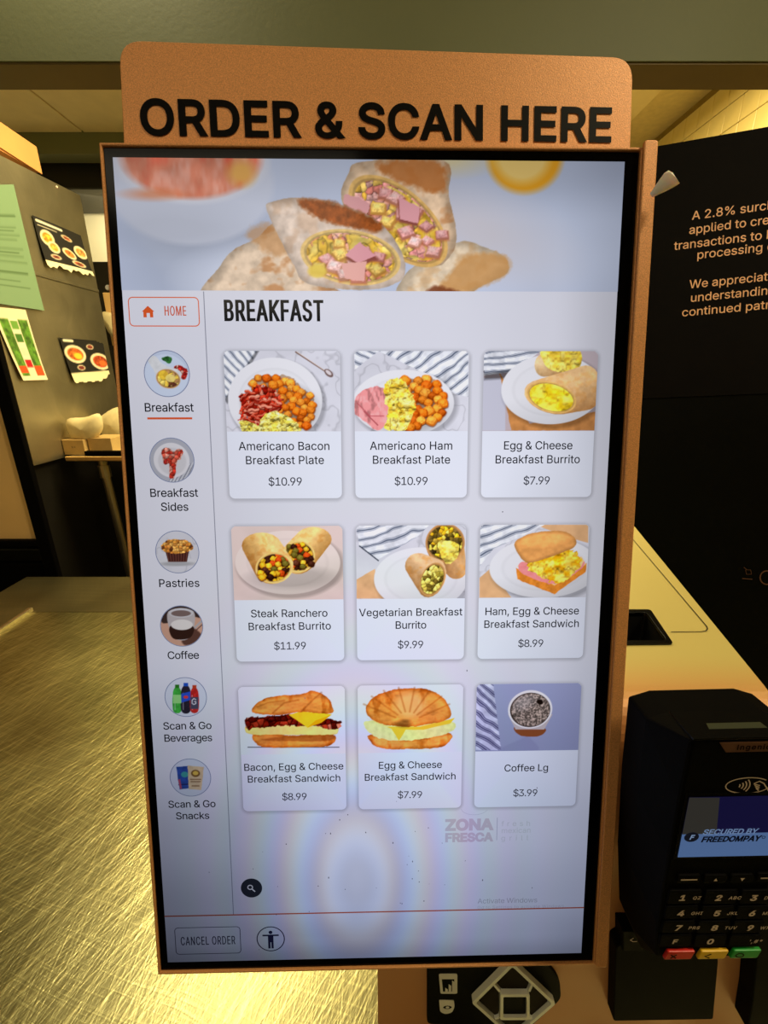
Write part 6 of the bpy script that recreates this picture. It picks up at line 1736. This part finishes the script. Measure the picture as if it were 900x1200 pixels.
def paper(name, quad, paint, res, label, cat, bow=.0, torn=None, group=None, nlift=.0055):
    """printed sheet: quad in photo pixels (tl tr br bl) on the cabinet side; paint(s, t) -> colour"""
    Q = [np.array(cq(*p)) for p in quad]
    nx, ny = res
    s = np.linspace(0, 1, nx); t = np.linspace(0, 1, ny)
    SS, TT = np.meshgrid(s, t)
    P2 = (Q[0] * (1 - SS[..., None]) + Q[1] * SS[..., None]) * (1 - TT[..., None]) + (Q[3] * (1 - SS[..., None]) + Q[2] * SS[..., None]) * TT[..., None]
    lift = nlift + bow * np.sin(SS * math.pi) ** 2 * .3 + bow * TT ** 3
    P = CF.o + P2[..., :1] * CF.r + P2[..., 1:] * CF.u + lift[..., None] * CF.n
    i = np.arange(nx * ny).reshape(ny, nx)
    q = np.stack([i[1:, :-1], i[1:, 1:], i[:-1, 1:], i[:-1, :-1]], -1).reshape(-1, 4)
    if torn is not None:
        m = torn(SS, TT).ravel()
        q = q[m[q].all(1)]
    col = lina(paint(SS, TT).reshape(-1, 3))
    o = mk(name, P.reshape(-1, 3), q, 'print', ink=col)
    sd = o.modifiers.new('thick', 'SOLIDIFY'); sd.thickness = .0006; sd.offset = 0
    return tag(o, label, cat, group)
def cvs(SS, TT, w, h, bgc):
    c = Canvas(0, 0, w, h, 1.0, bg=bgc)
    c.X = SS * w; c.Y = TT * h; c.ny, c.nx = SS.shape; c.xs = c.X[0]; c.ys = c.Y[:, 0]; c.px = w / SS.shape[1]
    c.img = np.zeros((c.ny, c.nx, 3)) + np.array(bgc, float)
    return c
def p_green(SS, TT):
    c = cvs(SS, TT, 100, 160, (120, 150, 118))
    for y, a, b, w in ((38, 55, 88, 3), (52, 20, 85, 1.4), (57, 20, 80, 1.4), (62, 30, 88, 1.4), (68, 24, 82, 1.4), (80, 22, 88, 1.4), (85, 30, 80, 1.4), (90, 20, 86, 1.4), (98, 22, 90, 1.4), (112, 30, 86, 3), (124, 24, 70, 1.4), (132, 30, 84, 1.4)):
        c.line([(a, y), (b, y)], w, (70, 96, 60), 1, .75)
    return c.img
paper('green_notice', [(-60, 218), (36, 252), (49, 363), (-36, 352)][:1] + [(14, 216), (49, 364), (-30, 352)], p_green, (60, 80), 'pale green printed notice taped to the steel cabinet', 'notice', .004)
def p_menu(SS, TT):
    c = cvs(SS, TT, 100, 100, (34, 32, 30))
    c.line([(6, 7), (52, 8)], 5, (230, 225, 205)); c.line([(6, 15), (40, 16)], 2, (190, 180, 160))
    def dish(x, y, rx, ry, a, cc): c.ell((x, y), rx, ry, a, (226, 214, 180)); c.ell((x, y), rx * .7, ry * .66, a, cc, 2, tex=.5, ts=4)
    dish(18, 36, 13, 16, 10, (222, 150, 50)); dish(26, 52, 11, 12, 0, (230, 160, 70)); dish(56, 56, 15, 10, 25, (190, 110, 50)); dish(86, 44, 16, 14, 10, (214, 150, 80))
    dish(60, 22, 12, 5, 10, (150, 70, 40)); dish(24, 72, 10, 5, 0, (110, 50, 40)); dish(72, 74, 16, 6, 5, (130, 60, 40))
    c.poly([(-5, 84), (105, 84), (105, 110), (-5, 110)], (236, 226, 190), 0, 0, False)
    return c.img
paper('menu_sheet', [(36, 252), (93, 276), (107, 326), (52, 314)], p_menu, (70, 60), 'black menu photo sheet with torn white bottom edge, upper one on the cabinet', 'menu sheet', .012,
      torn=lambda S_, T_: T_ < .955 + .03 * np.sin(S_ * 19) + .02 * np.sin(S_ * 47))
def p_menu2(SS, TT):
    c = cvs(SS, TT, 100, 100, (32, 30, 28))
    c.line([(8, 7), (24, 7)], 6, (230, 225, 205))
    def dish(x, y, rx, ry, a, cc, c2): c.ell((x, y), rx, ry, a, (228, 216, 186)); c.ell((x, y), rx * .74, ry * .7, a, cc, 2, tex=.5, ts=4); c.ell((x + rx * .2, y + ry * .2), rx * .4, ry * .35, a, c2, 3)
    dish(24, 36, 23, 20, 10, (196, 96, 40), (240, 200, 60)); dish(82, 52, 27, 20, 10, (180, 70, 34), (206, 110, 50)); dish(62, 18, 9, 6, 0, (120, 50, 40), (120, 50, 40)); dish(28, 66, 9, 6, 0, (110, 44, 40), (120, 50, 40))
    c.poly([(-5, 78), (105, 74), (105, 110), (-5, 110)], (232, 222, 186), 0, 0, False)
    return c.img
paper('menu_sheet', [(67.5, 394.5), (119, 399), (127, 446), (84, 449)], p_menu2, (60, 50), 'black menu photo sheet with two plates, lower one on the cabinet', 'menu sheet', .010,
      torn=lambda S_, T_: (T_ < 1.0 - .5 * np.clip(S_ - .72, 0, 1) + .02 * np.sin(S_ * 31)) & (T_ > .25 * np.clip(S_ - .75, 0, 1)))
def p_leaf(SS, TT):
    c = cvs(SS, TT, 100, 180, (232, 222, 190))
    c.poly([(8, 26), (94, 26), (94, 182), (8, 182)], (84, 128, 44), 0, 0, False, tex=.5, ts=9)
    c.poly([(34, 24), (62, 24), (62, 170), (34, 170)], (232, 226, 200), 0, 0, False)
    for y, cc in ((30, (110, 160, 70)), (62, (70, 120, 50)), (96, (225, 215, 190)), (126, (190, 30, 40))): c.poly([(37, y), (59, y), (59, y + 20), (37, y + 20)], cc, 0, 0, False)
    c.poly([(62, 142), (94, 142), (94, 168), (62, 168)], (226, 84, 40), 0, 0, False); c.poly([(8, 142), (34, 142), (34, 160), (8, 160)], (226, 84, 40), 0, 0, False)
    c.poly([(0, 168), (100, 168), (100, 182), (0, 182)], (234, 226, 200), 0, 0, False)
    return c.img
paper('leaflet', [(-13, 359), (28, 363), (52, 445), (23, 446)], p_leaf, (50, 70), 'green and white leaflet with coloured squares below the green notice', 'leaflet', .008)

# --- black-framed cabinet with a cream door at far left
BY = 1.30
bc = thing('framed_cabinet', 'black-framed cabinet with cream door panel behind the worktop at the left', 'cabinet', (-1.35, 1.42, 0))
bxr = -1.10
x_in = cast(42, 634, (0, BY, 0), (0, 1, 0)); zb_in = x_in[2]
fx = x_in[0]
box('frame_post', fx, BY, 0, bxr, BY + .02, 2.0, 'black', bc, bevel=.004)
box('bottom_rail', -1.7, BY, zb_in - .02, fx, BY + .06, zb_in, 'black', bc, bevel=.003)
box('lower_rail', -1.7, BY + .004, zb_in - .075, fx, BY + .05, zb_in - .03, 'black_gloss', bc, bevel=.004)
box('plinth', -1.7, BY + .01, 0, fx, BY + .05, zb_in - .085, 'black', bc, bevel=.004)
box('door_panel', -1.7, BY + .02, zb_in + .0, fx, BY + .04, 2.0, 'cream_panel', bc)
box('carcass', -1.7, BY + .06, 0, bxr - .25, BY + .2, 1.98, 'dark', bc)

# --- wall shelf with its bags and boxes
SY = 1.69
shp = cast(78, 535, (0, SY, 0), (0, 1, 0))
sz = shp[2]
sh = thing('steel_shelf', 'steel-edged shelf on a slanting tube leg behind the worktop', 'shelf', (-.6, SY + .2, 0))
box('shelf_board', shp[0], SY, sz - .012, .2, SY + .42, sz, 'steel', sh, bevel=.002)
box('shelf_lip', shp[0], SY - .012, sz - .017, .2, SY, sz + .002, 'wood_lip', sh, bevel=.004, seg=3)
lg0 = cast(121, 545, (0, SY + .06, 0), (0, 1, 0)); lg1 = cast(153, 675, (0, SY + .06, 0), (0, 1, 0))
dirn = lg1 - lg0
V, F = tube_v([lg0 + np.array([0, 0, .03]), lg0 + dirn * (lg0[2] / -dirn[2])], .017, 14)
mk('leg', V, F, 'steel', sh, smooth=False)
V, F = tube_v([lg0 + np.array([0, 0, .0]), lg0 + dirn * .1], .023, 14)
mk('leg_collar', V, F, 'steel', sh)
# dark cabinet under and behind the shelf
tag(box('under_shelf_cabinet', -1.28, 2.2, 0, .3, 2.6, sz - .02, 'darker', bevel=.01), 'dark low cabinet in the shadow below the shelf', 'cabinet')
def lump(name, pts_px, y, depth, mat, label, cat, seed=1, group=None):
    """soft crumpled bag: outline seen from the front, bulging forwards and back"""
    P = smooth(pts_px, 4)
    c = np.mean(P, 0)
    rings = 6
    V = []; F = []
    rg = np.random.default_rng(seed)
    n = len(P)
    jit = 1 + .06 * (rg.random((2 * rings + 1, n)) - .5)
    for r in range(-rings, rings + 1):
        k = math.cos(r / rings * math.pi / 2) ** .5 if abs(r) < rings else 0.02
        for i, p in enumerate(P):
            q = c + (p - c) * k * (jit[r + rings, i] if abs(r) < rings else 1)
            if q[1] > max(pp[1] for pp in P): q[1] = max(pp[1] for pp in P)
            w = cast(q[0], q[1], (0, y, 0), (0, 1, 0)); w[1] = y + depth * r / rings
            V.append(w)
    for r in range(2 * rings):
        for i in range(n): F.append((r * n + i, r * n + (i + 1) % n, (r + 1) * n + (i + 1) % n, (r + 1) * n + i))
    V = np.array(V)
    o = mk(name, V, F, mat, smooth=True)
    return tag(o, label, cat, group)
bx1 = cast(80, 532, (0, SY + .05, 0), (0, 1, 0)); bx2 = cast(101, 516, (0, SY + .05, 0), (0, 1, 0))
hb = bx2[2] - sz if bx2[2] > sz else .06
cbx = tag(box('small_carton', bx1[0], SY + .03, sz + .0006, bx2[0], SY + .12, sz + .062, 'kraft', bevel=.002), 'small tan carton under the first white bag on the shelf', 'box')
mkx = (bx1[0] + bx2[0]) / 2
V, F = text_geo('s o', .008, bold=8)
FS = Frame((mkx, SY + .03, sz + .03), (1, 0, 0), (0, 0, 1))
flat('carton_print', FS, V, F, .0006, 'grey_strip', cbx)
o2 = tag(box('small_carton', bx2[0] + .004, SY + .05, sz + .0006, bx2[0] + .10, SY + .16, sz + .066, 'kraft', bevel=.002), 'wider tan carton half hidden behind the screen edge', 'box')
tr = thing('black_tray', 'shallow black tray lying on the shelf by the screen edge', 'tray', (bx2[0] + .09, SY + .02, sz))
V, F = boxv(bx2[0] + .012, SY + .004, sz + .0006, bx2[0] + .22, SY + .028, sz + .02)
mk('tray_body', V, F, 'black', tr, bevel=.003)
lump('white_bag', [(79, 492), (100, 489), (116, 485), (120, 500), (114, 512), (104, 516.5), (94, 516.5), (84, 512)], SY + .07, .035, 'paper_bag', 'round white bag resting on the small carton on the shelf', 'bag', 3)
lump('white_bag', [(117, 492), (124, 484), (135, 478), (150, 478), (160, 500), (155, 521), (128, 518), (119, 505)], SY + .27, .05, 'paper_bag', 'larger white bag beside the screen edge on the shelf', 'bag', 4)
# things in the gap between cabinet and screen
pw = cast(126, 368, (0, 2.4, 0), (0, 1, 0))
lump('paper_wrapper', [(118, 368), (128, 366), (140, 375), (142, 398), (134, 397), (126, 386)], 2.597, .03, 'paper_bag', 'crumpled white wrapper hanging beside the cabinet edge', 'wrapper', 5)
a1 = cast(112, 311, (0, 2.9, 0), (0, 1, 0)); a2 = cast(150, 420, (0, 2.9, 0), (0, 1, 0))
tag(box('dark_oven', a1[0], 2.8, 1.0, a1[0] + 1.2, 3.3, a1[2], 'dark', bevel=.01), 'dark oven against the far white wall', 'oven')
b1 = cast(117, 342, (0, 2.6, 0), (0, 1, 0)); b2 = cast(133, 405, (0, 2.6, 0), (0, 1, 0))
tag(box('tan_crate', b1[0], 2.62, b2[2], b2[0] + .2, 2.78, b1[2], 'cream_panel', bevel=.004), 'tan crate in front of the dark oven', 'crate')
tag(box('oven_stand', b1[0] - .02, 2.62, 0, b2[0] + .8, 2.78, b2[2] - .001, 'dark', bevel=.004), 'dark stand carrying the tan crate', 'stand')
